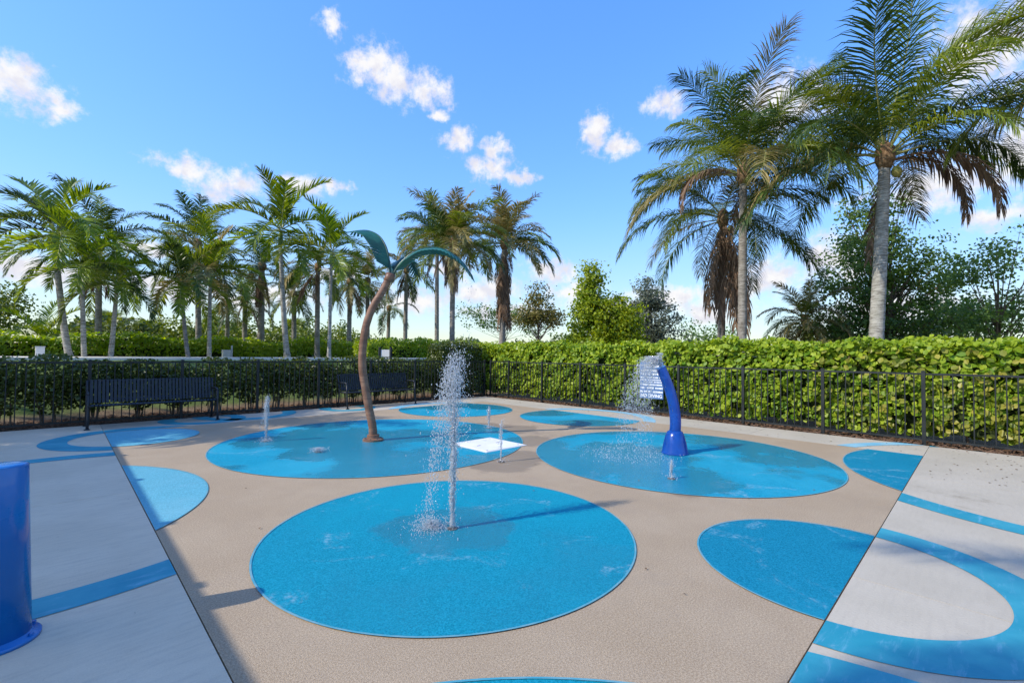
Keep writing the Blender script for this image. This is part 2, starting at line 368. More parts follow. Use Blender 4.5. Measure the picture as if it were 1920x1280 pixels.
leafmat('hedge_far', [(0.12, 0.26, 0.012), (0.24, 0.42, 0.018), (0.38, 0.55, 0.026), (0.50, 0.58, 0.05)], 0.5, 0.4, 0.1, big=0.5)
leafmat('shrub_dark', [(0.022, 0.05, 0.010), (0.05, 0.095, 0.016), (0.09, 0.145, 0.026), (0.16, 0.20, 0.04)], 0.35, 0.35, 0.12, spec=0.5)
leafmat('tree_bright', [(0.08, 0.18, 0.010), (0.18, 0.33, 0.014), (0.31, 0.46, 0.020), (0.45, 0.50, 0.035)], 0.40, 0.4, 0.1, big=1.0)
leafmat('tree_grey', [(0.07, 0.10, 0.065), (0.14, 0.185, 0.125), (0.22, 0.27, 0.19), (0.28, 0.31, 0.21)], 0.3, 0.5, 0.1, big=1.0)
leafmat('tree_olive', [(0.05, 0.085, 0.014), (0.11, 0.155, 0.025), (0.19, 0.225, 0.04), (0.29, 0.23, 0.06)], 0.32, 0.5, 0.1, big=1.2)
leafmat('tree_green', [(0.035, 0.10, 0.026), (0.075, 0.175, 0.04), (0.13, 0.25, 0.05), (0.22, 0.33, 0.06)], 0.45, 0.42, 0.1, big=0.8)
leafmat('bush_green', [(0.035, 0.085, 0.012), (0.08, 0.16, 0.018), (0.15, 0.24, 0.026), (0.26, 0.30, 0.04)], 0.36, 0.45, 0.2, big=0.7)
leafmat('far_leaf', [(0.04, 0.075, 0.025), (0.08, 0.12, 0.035), (0.13, 0.165, 0.05)], 0.2, 0.6, 0.1, big=0.05)
def trunk_paint(t, P, col, b):
    mp = t.new('ShaderNodeMapping'); mp.inputs['Scale'].default_value = (3, 3, 26); t.link(P, mp.inputs[0])
    n = t.ramp(t.noise(mp.outputs[0], 1.0, 4, 0.6), 0.45, 0.6)
    return t.mix(t.math('MULTIPLY', n, 0.45), col, (0.11, 0.045, 0.025))
pmat('feature_trunk', (0.20, 0.098, 0.056), (0.29, 0.155, 0.095), 5, 0.42, 0.6, bump=0.3, bscale=30, extra=trunk_paint)
pmat('feature_leaf', (0.010, 0.075, 0.045), (0.022, 0.14, 0.085), 4, 0.28, 0.42, spec=0.5)
pmat('feature_rib', (0.006, 0.045, 0.034), (0.012, 0.075, 0.055), 4, 0.3)
pmat('white_plate', (0.74, 0.73, 0.71), (0.82, 0.81, 0.79), 3, 0.7, bump=0.1, bscale=40)
pmat('white_plastic', (0.68, 0.68, 0.66), (0.76, 0.76, 0.74), 3, 0.5)
pmat('grey_metal', (0.34, 0.36, 0.36), (0.44, 0.45, 0.45), 5, 0.5)
pmat('sign_blue', (0.05, 0.13, 0.30), (0.08, 0.17, 0.36), 5, 0.45)
pmat('sign_white', (0.82, 0.83, 0.84), None, 1, 0.5)
pmat('roof_metal', (0.42, 0.42, 0.42), (0.50, 0.50, 0.49), 2, 0.6)
pmat('nozzle_metal', (0.09, 0.08, 0.07), (0.16, 0.14, 0.12), 20, 0.5, spec=0.5)
pmat('debris', (0.07, 0.045, 0.025), (0.22, 0.13, 0.06), 60, 0.9)
def watermat(name, tr, al):
    m = bpy.data.materials.new(name); m.use_nodes = True; t = NT(m.node_tree)
    b = t.new('ShaderNodeBsdfPrincipled'); b.inputs['Base Color'].default_value = (0.93, 0.96, 1, 1); b.inputs['Roughness'].default_value = 0.08
    b.inputs['IOR'].default_value = 1.33; b.inputs['Transmission Weight'].default_value = tr; b.inputs['Specular IOR Level'].default_value = 0.8
    b.inputs['Alpha'].default_value = al
    o = t.new('ShaderNodeOutputMaterial'); t.link(b.outputs[0], o.inputs[0]); MATS[name] = m
watermat('water_drop', 0.55, 0.78); watermat('water_column', 0.60, 0.62)
M = MATS

# ------------------------------------------------------------------ ground and terrain
def sstep(a, b, x):
    t = np.clip((np.asarray(x, float)-a)/(b-a), 0, 1); return t*t*(3-2*t)
BERM = 1.22
def tz(x, y):
    return -0.045 + (BERM+0.045)*sstep(13.4, 15.2, y)*(1-sstep(11.0, 13.5, x)*sstep(17.0, 14.0, y))
def ground():
    c = np.unique(np.concatenate([np.arange(-6, 31, 0.6), np.geomspace(31, 2500, 22), -np.geomspace(6.2, 2500, 22)]))
    X, Y = np.meshgrid(c, c); Z = tz(X, Y)
    n = len(c); V = np.stack([X.ravel(), Y.ravel(), Z.ravel()], 1)
    i = np.arange(n*n).reshape(n, n)
    F = np.stack([i[:-1, :-1], i[:-1, 1:], i[1:, 1:], i[1:, :-1]], -1).reshape(-1, 4)
    o = link('ground', np_mesh('ground', V, F, M['soil'], True)); tag(o, kind='structure')
ground()

PX0, PX1, PY0, PY1 = 0.58, 9.3, 0.62, 10.7          # the rubber pad
DX1, DY1 = 10.45, 11.95                             # outer edge of the concrete deck
pad = bpy.data.objects.new('splash_pad', None); COL.objects.link(pad); tag(pad, kind='structure')
MB().box((PX0+.004, PY0+.004, -.12), (PX1-.004, PY1-.004, 0)).build('rubber_surface', M['tan_rubber'], pad)
deck = bpy.data.objects.new('concrete_deck', None); COL.objects.link(deck); tag(deck, kind='structure')
def slab(x0, x1, y0, y1, mat='concrete'):
    g = 0.003
    MB().box((x0+g, y0+g, -.12), (x1-g, y1-g, 0)).build('slab', M[mat], deck)
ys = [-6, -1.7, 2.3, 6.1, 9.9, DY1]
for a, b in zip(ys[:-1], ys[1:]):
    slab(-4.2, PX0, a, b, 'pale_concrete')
xs = [PX0, 3.81, 7.6, DX1]
for a, b in zip(xs[:-1], xs[1:]):
    slab(a, b, -2.6, PY0); slab(a, b, -6, -2.6)
yb = [PY0, 3.1, 5.6, 8.1, 10.7]
for a, b in zip(yb[:-1], yb[1:]): slab(PX1, DX1, a, b)
xb = [PX0, 2.9, 5.2, 7.5, DX1]
for a, b in zip(xb[:-1], xb[1:]): slab(a, b, PY1, DY1)

def clip(poly, rect):
    x0, x1, y0, y1 = rect
    for ax, lim, sgn in ((0, x0, 1), (0, x1, -1), (1, y0, 1), (1, y1, -1)):
        out = []
        for i in range(len(poly)):
            a, b = poly[i], poly[(i+1) % len(poly)]
            da, db = sgn*(a[ax]-lim), sgn*(b[ax]-lim)
            if da >= 0: out.append(a)
            if (da >= 0) != (db >= 0):
                t = da/(da-db); out.append((a[0]+t*(b[0]-a[0]), a[1]+t*(b[1]-a[1])))
        poly = out
        if len(poly) < 3: return []
    return poly
PADR = (PX0+.004, PX1-.004, PY0+.004, PY1-.004)
def disc(c, r, n=128): return [(c[0]+r*math.cos(2*PI*k/n), c[1]+r*math.sin(2*PI*k/n)) for k in range(n)]
def annulus(c, r0, r1, rects, z, n=160):
    mb = MB()
    for k in range(n):
        a0, a1 = 2*PI*k/n, 2*PI*(k+1)/n
        q = [(c[0]+r*math.cos(a), c[1]+r*math.sin(a)) for r, a in ((r0, a0), (r1, a0), (r1, a1), (r0, a1))]
        for rc in rects:
            p = clip(q, rc)
            if p: mb.add([(x, y, z) for x, y in p], [tuple(range(len(p)))])
    return mb
def blue_circle(c, r, mat):
    p = clip(disc(c, r), PADR)
    o = MB().add([(x, y, 0.004) for x, y in p], [tuple(range(len(p)))]).build('blue_circle', M[mat], pad)
    annulus(c, r-0.005, r+0.008, [PADR], 0.008).build('edge_line', M['edge_paint'], o)
blue_circle((2.354, 3.07), 1.455, 'blue_rubber_near')
blue_circle((3.83, 7.06), 2.40, 'blue_rubber_wet')
blue_circle((6.52, 3.17), 2.05, 'blue_rubber_wet')
blue_circle((3.92, 0.753), 0.872, 'blue_rubber_dry')
blue_circle((8.45, -1.02), 2.45, 'blue_rubber_dry')
blue_circle((7.42, 9.62), 1.46, 'blue_rubber_wet')
blue_circle((8.72, 6.62), 1.38, 'blue_rubber_wet')
blue_circle((-0.85, 6.1), 2.03, 'blue_rubber_faded')
blue_circle((0.95, 9.85), 0.85, 'blue_rubber_faded')
blue_circle((-0.2, -0.43), 2.545, 'blue_rubber_near')
LEFT = [(-4.2, PX0-.004, -6, DY1)]; RIGHT = [(PX0+.004, DX1, -6, PY0-.004)]
BACKR = [(PX1+.004, DX1, PY0, PY1)]; BACKL = [(PX0+.004, DX1, PY1+.004, DY1)]
for c, r0, r1, rects, mt in (((3.92, 0.753), 0.868, 1.155, RIGHT, 'ring_paint'), ((8.45, -1.02), 2.50, 2.80, RIGHT, 'ring_paint'),
        ((-0.13, 6.14), 2.29, 2.57, LEFT, 'ring_paint'), ((0.95, 9.9), 0.84, 1.17, LEFT+BACKL, 'ring_paint'), ((-0.2, -0.43), 2.77, 3.06, RIGHT, 'ring_paint'),
        ((8.72, 6.62), 1.45, 1.72, BACKR, 'ring_paint_pale'), ((8.45, -1.02), 2.62, 2.86, BACKR, 'ring_paint_pale'), ((7.42, 9.62), 1.46, 1.74, BACKL, 'ring_paint_pale'),
        ((3.1, 11.9), 0.75, 1.05, BACKL, 'ring_paint'), ((5.4, 11.6), 0.42, 0.70, BACKL, 'ring_paint'), ((2.2, 11.55), 0.5, 0.78, BACKL, 'ring_paint')):
    annulus(c, r0, r1, rects, 0.004).build('painted_ring', M[mt], deck)
# pale path along the top of the bank
V = []; mbp = MB()
for i in range(60):
    x = -30+i*1.2; mbp.add([(x, 15.15, BERM+.03), (x+1.2, 15.15, BERM+.03), (x+1.2, 17.6, BERM+.03), (x, 17.6, BERM+.03), (x, 15.15, BERM-.08), (x+1.2, 15.15, BERM-.08)], [(0, 1, 2, 3), (4, 5, 1, 0)])
tag(mbp.build('path', M['path']), kind='structure')
# strip of bark mulch between deck and hedge
def mulch(name, lo, hi, n, seed, big=1.0):
    r = rng(seed); P = np.stack([r.uniform(lo[0], hi[0], n), r.uniform(lo[1], hi[1], n), r.uniform(-0.04, 0.012, n)], 1)
    V = []; F = []
    for p in P:
        a, l, w, tl = r.uniform(0, PI), r.uniform(.02, .06)*big, r.uniform(.008, .02)*big, r.uniform(-.3, .3)
        d = np.array((math.cos(a), math.sin(a), tl))*l; s = np.array((-math.sin(a), math.cos(a), r.uniform(-.4, .4)))*w
        k = len(V); V += [p-d-s, p+d-s, p+d+s, p-d+s, p+np.array((0, 0, w*1.3))]
        F += [(k, k+1, k+4), (k+1, k+2, k+4), (k+2, k+3, k+4), (k+3, k, k+4)]
    o = link(name, np_mesh(name, V, F, M['mulch']))
    tag(o, 'brown bark mulch strewn under the fence and hedge beside the deck', 'mulch', kind='stuff')
mulch('mulch', (10.46, -3.5), (11.1, 12.6), 3800, 5)
mulch('mulch', (-2.2, 11.97), (10.5, 13.4), 3800, 6, 1.2)

# ------------------------------------------------------------------ fences
pk_me = MB().box((-.008, -.008, .075), (.008, .008, 1.185)).mesh('picket', M['fence_metal'])
post_me = MB().box((-.026, -.026, -.10), (.026, .026, 1.235)).mesh('post', M['fence_metal'])
cap_me = MB().add([(-.031,-.031,1.235),(.031,-.031,1.235),(.031,.031,1.235),(-.031,.031,1.235),(-.031,-.031,1.247),(.031,-.031,1.247),(.031,.031,1.247),(-.031,.031,1.247),(0,0,1.262)],
    [(0,3,2,1),(0,1,5,4),(1,2,6,5),(2,3,7,6),(3,0,4,7),(4,5,8),(5,6,8),(6,7,8),(7,4,8)]).mesh('post_cap', M['fence_metal'])
def fence(a, b, posts, label):
    a = np.array(a, float); b = np.array(b, float)
    root = thing('metal_fence', (a[0], a[1], 0), label, 'fence', None)
    d = b-a; Ln = np.linalg.norm(d); d /= Ln
    posts = sorted(posts)
    for s in posts:
        o = link('post', post_me, root); o.location = (d[0]*s, d[1]*s, 0)
        c = link('post_cap', cap_me, o)
    for s0, s1 in zip(posts[:-1], posts[1:]):
        for z, nm in ((1.20, 'top_rail'), (0.075, 'bottom_rail')):
            p, q = a+d*(s0+.027), a+d*(s1-.027)
            MB().beam((*p, z), (*q, z), .026, .032).build(nm, M['fence_metal'], root)
        n = max(1, int(round((s1-s0)/0.1225)))
        for k in range(1, n):
            t = s0+(s1-s0)*k/n
            o = link('picket', pk_me, root); o.location = (d[0]*t, d[1]*t, 0)
fence((-2.5, 12.05), (10.65, 12.05), [0, 1.46, 2.91, 4.38, 5.86, 7.30, 8.75, 10.2, 11.65, 13.0], 'black metal picket fence behind the two benches on the left')
fence((10.65, 12.0), (10.65, -3.0), [0.10, 1.0, 2.48, 3.95, 5.42, 6.89, 8.36, 9.83, 11.30, 12.77, 14.24], 'black metal picket fence in front of the tall sunlit hedge on the right')

# ------------------------------------------------------------------ leaves, hedges
LEAF6 = np.array([(0, 0, 0), (0.33, 0.30, 0.07), (0.36, 0.68, 0.08), (0, 1.0, -0.03), (-0.36, 0.68, 0.08), (-0.33, 0.30, 0.07)])
LEAF6F = np.array([(0, 1, 2, 3), (0, 3, 4, 5)])
LEAF4 = np.array([(0, 0, 0), (0.28, 0.5, 0.05), (0, 1, 0), (-0.28, 0.5, 0.05)])
LEAF4F = np.array([(0, 1, 2, 3)])
def leaf_cloud(P, N, size, seed, shape=LEAF6, faces=LEAF6F, wide=1.0, spread=0.7, droop=0.4):
    """leaf-shaped faces at points P looking roughly along N"""
    r = rng(seed); n = len(P)
    nn = N+r.normal(0, spread, (n, 3)); nn /= np.linalg.norm(nn, axis=1)[:, None]
    up = r.normal(0, 1, (n, 3)); up[:, 2] -= droop
    y = up-nn*(up*nn).sum(1)[:, None]; y /= np.linalg.norm(y, axis=1)[:, None]
    x = np.cross(y, nn)
    s = (size*r.uniform(0.65, 1.25, n))[:, None, None]
    L = shape[None]*np.array((wide, 1, 1))
    V = P[:, None, :]+s*(L[..., 0:1]*x[:, None]+(L[..., 1:2]-.5)*y[:, None]+L[..., 2:3]*nn[:, None])
    k = shape.shape[0]
    F = (faces[None]+(np.arange(n)*k)[:, None, None]).reshape(-1, faces.shape[1])
    return V.reshape(-1, 3), F
def nz3(P, s, seed):
    """cheap smooth 3-D noise from sines"""
    r = rng(seed); a = 0
    for k in range(5):
        w = r.normal(0, s, 3); a = a+np.sin(P@w+r.uniform(0, 6.28))/5*1.8
    return a

def hedge_right():
    root = thing('hedge', (11.3, 4.5, 0), 'tall clipped hedge of round glossy yellow-green leaves behind the right fence', 'hedge')
    r = rng(11); y0, y1 = -3.2, 13.1; H = 1.64
    n = 26000; P = np.zeros((n, 3)); N = np.zeros((n, 3))
    u = r.random(n); face = u < 0.60; top = (u >= 0.60) & (u < 0.93); end = u >= 0.93
    P[:, 1] = y0+(y1-y0)*r.random(n)
    lump = lambda y, z, s: 0.06*np.sin(y*2.3+z*3+s)+0.05*np.sin(y*5.1-z*4+2*s)+0.04*np.sin(y*9.7+z*8.3+s)+0.03*np.sin(y*1.1+s)
    depth = np.abs(r.normal(0, .09, n))
    P[face, 2] = 0.10+(H-.02)*r.random(face.sum())**0.9
    P[face, 0] = 10.80+(depth+lump(P[:, 1], P[:, 2], 1)+.05)[face]+0.10*sstep(0.5, 0.05, P[face, 2])
    N[face] = (-1, 0, .45)
    P[top, 0] = 10.84+1.0*r.random(top.sum()); P[top, 2] = H+0.03+lump(P[:, 1], P[:, 0], 3)[top]*1.0-depth[top]*0.8+0.10*r.random(top.sum())**4
    N[top] = (-.35, .1, 1)
    P[end, 0] = 10.85+1.0*r.random(end.sum()); P[end, 1] = y0-0.02+depth[end]; P[end, 2] = .1+(H-.1)*r.random(end.sum()); N[end] = (0, -1, .3)
    hole = nz3(P, 7.0, 14)+.5*nz3(P, 16.0, 15); keep = ~(face & (hole < -.80)); P = P[keep]; N = N[keep]
    V, F = leaf_cloud(P, N, 0.108*(.75+.5*r.random(len(P))), 12, spread=.70)
    tag(link('foliage', np_mesh('foliage', V-np.array(root.location), F, M['hedge_leaf']), root), kind='stuff')
    # fresh shoots along the clipped top
    n = 6500; Q = np.stack([10.78+1.08*r.random(n), y0+(y1-y0)*r.random(n), np.zeros(n)], 1)
    Q[:, 2] = H+0.05+lump(Q[:, 1], Q[:, 0], 3)+0.10*r.random(n)
    V, F = leaf_cloud(Q, np.tile((-.6, .15, .8), (n, 1)), 0.088, 13, spread=.7, droop=-1.2)
    tag(link('new_growth', np_mesh('new_growth', V-np.array(root.location), F, M['hedge_top']), root), kind='stuff')
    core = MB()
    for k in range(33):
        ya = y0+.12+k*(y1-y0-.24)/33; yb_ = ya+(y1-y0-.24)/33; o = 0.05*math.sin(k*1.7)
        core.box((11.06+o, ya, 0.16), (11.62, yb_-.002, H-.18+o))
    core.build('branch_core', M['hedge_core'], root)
    for k in range(22):
        y = y0+.4+k*.74; MB().tube([(11.2, y, -.05), (11.17+.05*math.sin(k), y+.05, .4), (11.25, y+.1*math.cos(k*2), .9)], [.022, .016, .01], 5).build('stem', M['dark_bark'], root)
    # the 300 leaves that show largest, one by one
    lm = bpy.data.meshes.new('leaf'); lm.from_pydata([tuple(v*.115-np.array((0, .0575, 0))) for v in LEAF6], [], [tuple(f) for f in LEAF6F]); lm.materials.append(M['hedge_leaf_single'])
    for i in range(300):
        y = -0.75+3.1*r.random()**1.25; z = .14+1.5*r.random()
        nvec = Vector((-1, r.normal(0, .5), .4+r.normal(0, .45))).normalized()
        up = Vector((r.normal(0, .6), r.normal(0, 1), r.normal(-.5, .8)))
        o = link('leaf', lm, root)
        o.location = Vector((10.775+lump(y, z, 1)*.8+abs(r.normal(0, .03))+0.10*float(sstep(.5, .05, z)), y, z))-root.location
        yv = (up-nvec*up.dot(nvec)).normalized(); xv = yv.cross(nvec)
        o.rotation_euler = Matrix((xv, yv, nvec)).transposed().to_euler()
        s = r.uniform(.7, 1.15); o.scale = (s, s, s)
hedge_right()

def hedge_left():
    root = thing('hedge', (4.0, 12.75, 0), 'dark loose hedge in shade behind the benches with bare stems below', 'hedge')
    r = rng(21); Ps = []; 
    for k in range(17):
        cx = -2.3+k*.70+r.normal(0, .06); n = 2100
        hgt = 1.27+r.normal(0, .05)
        d = r.normal(0, 1, (n, 3)); d /= np.linalg.norm(d, axis=1)[:, None]; rad = r.random(n)**.42
        P = np.array((cx, 12.72, .26+hgt*.42))+d*rad[:, None]*np.array((.52, .42, hgt*.50))
        P[:, 2] = np.minimum(P[:, 2], hgt+r.normal(0, .03, n)); Ps.append(P[P[:, 2] > .10])
        for q in range(4):
            a = r.uniform(0, 6.28); b = (cx+r.normal(0, .08), 12.72+r.normal(0, .06), -.05)
            MB().tube([b, (b[0]+.05*math.cos(a), b[1]+.05*math.sin(a), .3), (b[0]+.25*math.cos(a), b[1]+.2*math.sin(a), .85)], [.018, .013, .006], 5).build('stem', M['dark_bark'], root)
    P = np.concatenate(Ps)
    P = P[nz3(P, 4.5, 3) > -.75]
    N = P-np.array((0, 12.72, .5)); N[:, 0] = 0
    V, F = leaf_cloud(P, N, 0.070, 22, spread=.9)
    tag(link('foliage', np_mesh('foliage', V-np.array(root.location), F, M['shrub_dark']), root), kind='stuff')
hedge_left()

def box_hedge(label, x0, x1, y0, y1, z0, z1, n, size, mat, seed):
    root = thing('hedge', ((x0+x1)/2, (y0+y1)/2, z0), label, 'hedge')
    r = rng(seed); P = np.stack([r.uniform(x0, x1, n), r.uniform(y0, y1, n), r.uniform(z0+.02, z1, n)], 1)
    N = np.tile((-.8, -.7, .6), (n, 1)).astype(float)
    k = r.random(n); fr = k < .55; tp = (k >= .55) & (k < .88); en = k >= .88
    P[fr, 1] = y0+np.abs(r.normal(0, .08, fr.sum())); P[tp, 2] = z1-.06+.20*r.random(tp.sum())**1.6; N[tp] = (-.3, -.1, 1)
    P[en, 0] = x0+np.abs(r.normal(0, .08, en.sum())); N[en] = (-1, 0, .4)
    P += .16*np.stack([nz3(P, 2.4, seed+1), nz3(P, 2.4, seed+2), .7*nz3(P, 2.4, seed+3)], 1)
    V, F = leaf_cloud(P, N, size, seed+5, spread=.6)
    tag(link('foliage', np_mesh('foliage', V-np.array(root.location), F, M[mat]), root), kind='stuff')
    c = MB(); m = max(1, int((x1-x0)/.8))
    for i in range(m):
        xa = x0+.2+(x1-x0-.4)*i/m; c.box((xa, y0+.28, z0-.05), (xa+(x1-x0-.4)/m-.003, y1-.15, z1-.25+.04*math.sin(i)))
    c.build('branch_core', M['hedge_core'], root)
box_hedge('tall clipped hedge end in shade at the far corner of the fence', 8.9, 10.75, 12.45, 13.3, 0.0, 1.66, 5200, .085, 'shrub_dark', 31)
box_hedge('long bright yellow-green hedge on the bank behind the palms', -8.0, 13.5, 20.4, 21.4, BERM, BERM+.62, 15000, .11, 'hedge_far', 41)
box_hedge('bright yellow-green hedge behind the small notice board', 9.0, 19.0, 17.6, 18.8, BERM-.4, BERM+.72, 9000, .10, 'hedge_far', 51)

# ------------------------------------------------------------------ palms
def frond_mesh(name, L, e0, bend, nl, ll, lw, mat, seed, fw0=68, fw1=32, vee=18, sag=.55, tatter=.12, start=.14, rad=.020, lat=.12):
    r = random.Random(seed); N = 16
    e0, bend = R(e0), R(bend)
    pts = [np.zeros(3)]; T = []
    latc = r.uniform(-lat, lat)
    for i in range(N+1):
        t = i/N; e = e0-bend*t**1.35; a = latc*t*t*2
        T.append(np.array((math.cos(e)*math.cos(a), math.cos(e)*math.sin(a), math.sin(e))))
        if i < N: pts.append(pts[-1]+T[-1]*L/N)
    pts = np.array(pts); T = np.array(T)
    mb = MB()
    mb.tube(pts, [1.25*rad*(1-.88*(i/N)**.8) for i in range(N+1)], 4)
    S0 = np.array((0, 1., 0))
    for s in (-1, 1):
        for i in range(nl):
            if r.random() < tatter: continue
            t = start+(1-start)*(i+r.uniform(.1, .9))/nl; x = t*N; k = min(int(x), N-1); f = x-k
            p = pts[k]*(1-f)+pts[k+1]*f; tg = T[k]; S = S0-tg*(S0@tg); S /= np.linalg.norm(S); U = np.cross(tg, S)
            fw = R(fw0+(fw1-fw0)*t+r.uniform(-7, 7)); ve = R(vee+r.uniform(-14, 14))
            d = tg*math.cos(fw)+S*s*math.sin(fw)*math.cos(ve)+U*math.sin(fw)*math.sin(ve)
            prof = math.sin(PI*(.17+.70*t))**.75
            l = ll*prof*r.uniform(.8, 1.1)*(1 if r.random() > .08 else .5)
            w = lw*(.6+.4*prof)*.5; sg = sag*r.uniform(.6, 1.4)
            q = p.copy(); vv = []; dd = d.copy()
            for j, wf in enumerate((.55, 1.0, .72, 0)):
                W = tg-dd*(tg@dd); W = W+U*r.uniform(-.25, .25); W = W-dd*(W@dd); W /= (np.linalg.norm(W)+1e-9)
                if wf: vv += [q-W*w*wf, q+W*w*wf]
                else: vv.append(q.copy())
                q = q+dd*l/3
                dd = dd+np.array((0, 0, -1))*sg*(j+1)*.42; dd /= np.linalg.norm(dd)
            mb.add(vv, [(0, 1, 3, 2), (2, 3, 5, 4), (4, 5, 6)])
    me = mb.mesh(name, M[mat]); me.materials.append(M['rachis' if mat != 'frond_dead' else 'frond_dead'])
    me.polygons.foreach_set('material_index', [1 if i < N*4+2 else 0 for i in range(len(me.polygons))])
    return me
ELEV = [84, 70, 57, 44, 31, 17, 2, -16, -38, -66]
BEND = [38, 52, 64, 74, 80, 80, 74, 62, 44, 22]
LIB = {}
def lib(species):
    if species in LIB: return LIB[species]
    out = []
    for i, (e, b) in enumerate(zip(ELEV, BEND)):
        row = []
        for k in range(3):
            sd = hash_(species)+i*7+k
            if species == 'coco': me = frond_mesh('frond', 3.3, e, b+k*9-6, 112, .92, .026, 'frond_coco', sd, sag=.80+.30*k, lat=.55, vee=12, tatter=.16)
            elif species == 'royal': me = frond_mesh('frond', 2.15, e, b*1.15+k*6-6, 46, .60, .050, 'frond_bright', sd, vee=30, sag=.28, tatter=.03, start=.10, rad=.018, lat=.2)
            else: me = frond_mesh('frond', 3.0, e, b+k*9, 60, .80, .050, 'frond_coco', sd, sag=.75, lat=.4)   # seen from far off
            row.append(me)
        out.append(row)
    LIB[species] = out
    return out
def hash_(s): return sum(ord(c)*(i+3) for i, c in enumerate(s)) % 997
DEAD = [frond_mesh('dead_frond', 2.9, e, b, 74, .72, .040, 'frond_dead', 900+i, fw0=40, fw1=20, vee=-10, sag=1.5, tatter=.25, lat=.25) for i, (e, b) in enumerate(((-48, 40), (-66, 24), (-76, 14), (20, 125), (-84, 5)))]
nut_me = MB().lathe((0, 0, 0), [(.001, -.13), (.06, -.105), (.10, -.03), (.095, .05), (.05, .12), (.001, .14)], 8).mesh('coconut', M['coconut'], True)

def palm(label, base, top, species, n, scale, seed, r0=.13, r1=.085, bark='coconut_bark', emax=84, emin=-10, mats=(('frond_coco', 1),), dead=0, skirt=0, nuts=0, extra=(), bow=0.25, shaft=0.0, group=None, azbias=None):
    r = random.Random(seed); bx, by = base; bz = float(tz(bx, by))
    root = thing('palm_tree', (bx, by, bz), label, 'palm tree', group)
    t3 = np.array((bx+top[0], by+top[1], top[2])); b3 = np.array((bx, by, bz-.15)); H = t3[2]-b3[2]
    m = max(12, int(H/.10)); pts = []; rad = []
    ox, oy = r.uniform(-1, 1)*bow*.3, r.uniform(-1, 1)*bow*.3
    for i in range(m+1):
        t = i/m; p = b3+(t3-b3)*t; p[:2] = b3[:2]+(t3[:2]-b3[:2])*(t**.75 if bow else t); s = math.sin(PI*t)*bow*.3
        p[0] += ox*s; p[1] += oy*s; pts.append(p)
        rr = r1+(r0-r1)*(1-t)**.8+.05*max(0, .09-t)/.09
        rad.append(rr*(1+(.030 if i % 2 else -.020)+r.uniform(-.012, .012)))
    MB().tube(pts, rad, 10).build('trunk', M[bark], root, True)
    if shaft:
        a = t3+np.array((0, 0, shaft))
        MB().tube([t3-np.array((0, 0, .05)), t3+np.array((0, 0, shaft*.3)), t3+np.array((0, 0, shaft*.7)), a], [r1*1.05, r1*1.45, r1*1.2, r1*.7], 10).build('crownshaft', M['crownshaft'], root, True)
        t3 = a
    else:
        MB().tube([t3-np.array((0, 0, .30*scale)), t3-np.array((0, 0, .1)), t3+np.array((0, 0, .16*scale)), t3+np.array((0, 0, .30*scale))], [r1*1.1, r1*1.8, r1*1.7, r1*.6], 8).build('crown_boots', M['boot_fibre'], root, True)
    Lb = lib(species); loc = Vector(t3)-root.location
    tot = sum(w for _, w in mats)
    def put(me, az, sc, mat, nm='frond', dz=0):
        o = link(nm, me, root); o.location = loc+Vector((.05*math.cos(az), .05*math.sin(az), dz))
        o.rotation_euler = (r.uniform(-.08, .08), r.uniform(-.06, .06), az); o.scale = (sc, sc, sc)
        if mat:
            o.material_slots[0].link = 'OBJECT'; o.material_slots[0].material = M[mat]
    for i in range(n):
        u = i/max(1, n-1); e = emax+(emin-emax)*u**.9
        k = min(range(len(ELEV)), key=lambda q: abs(ELEV[q]-e-r.uniform(-6, 6)))
        w = r.uniform(0, tot); mt = None
        for a, b in mats:
            w -= b
            if w <= 0: mt = a; break
        az = i*2.39996+r.uniform(-.25, .25)+seed
        if azbias is not None and r.random() < .35: az = azbias+r.uniform(-.9, .9)
        put(r.choice(Lb[k]), az, scale*r.uniform(.82, 1.08)*(.9 if u < .1 else 1), mt or mats[0][0], dz=.12*scale*(1-u)-.08*u)
    for i in range(dead):
        put(r.choice(DEAD[:2]), r.uniform(0, 6.28), scale*r.uniform(.5, .85), 'frond_dead', 'dead_frond', dz=-.15)
    for i in range(skirt):
        put(DEAD[4] if i % 4 else DEAD[2], i*2.4+r.uniform(-.3, .3), scale*r.uniform(.65, .95), 'frond_dead', 'dead_frond', dz=-.15-(H-4.3)*(i/max(1, skirt)))
    for kind, az, el, sc, mt in extra:
        if kind == 'dead': put(DEAD[el], R(az), sc, mt, 'dead_frond', dz=-.15)
        else: put(Lb[min(range(len(ELEV)), key=lambda q: abs(ELEV[q]-el))][0], R(az), sc, mt)
    for i in range(nuts):
        o = link('coconut', nut_me, root); a = r.uniform(0, 6.28); o.location = loc+Vector((.2*math.cos(a), .2*math.sin(a), -.30-r.uniform(0, .22))); o.rotation_euler = (r.uniform(-.4, .4), r.uniform(-.4, .4), 0)
    return root
GREEN = (('frond_coco', 5), ('frond_yellow', 1), ('frond_dark', 2)); YELL = (('frond_coco', 3), ('frond_yellow', 3), ('frond_dark', 1))
BRI = (('frond_bright', 5), ('frond_coco', 1)); DRK = (('frond_dark', 3), ('frond_coco', 3))
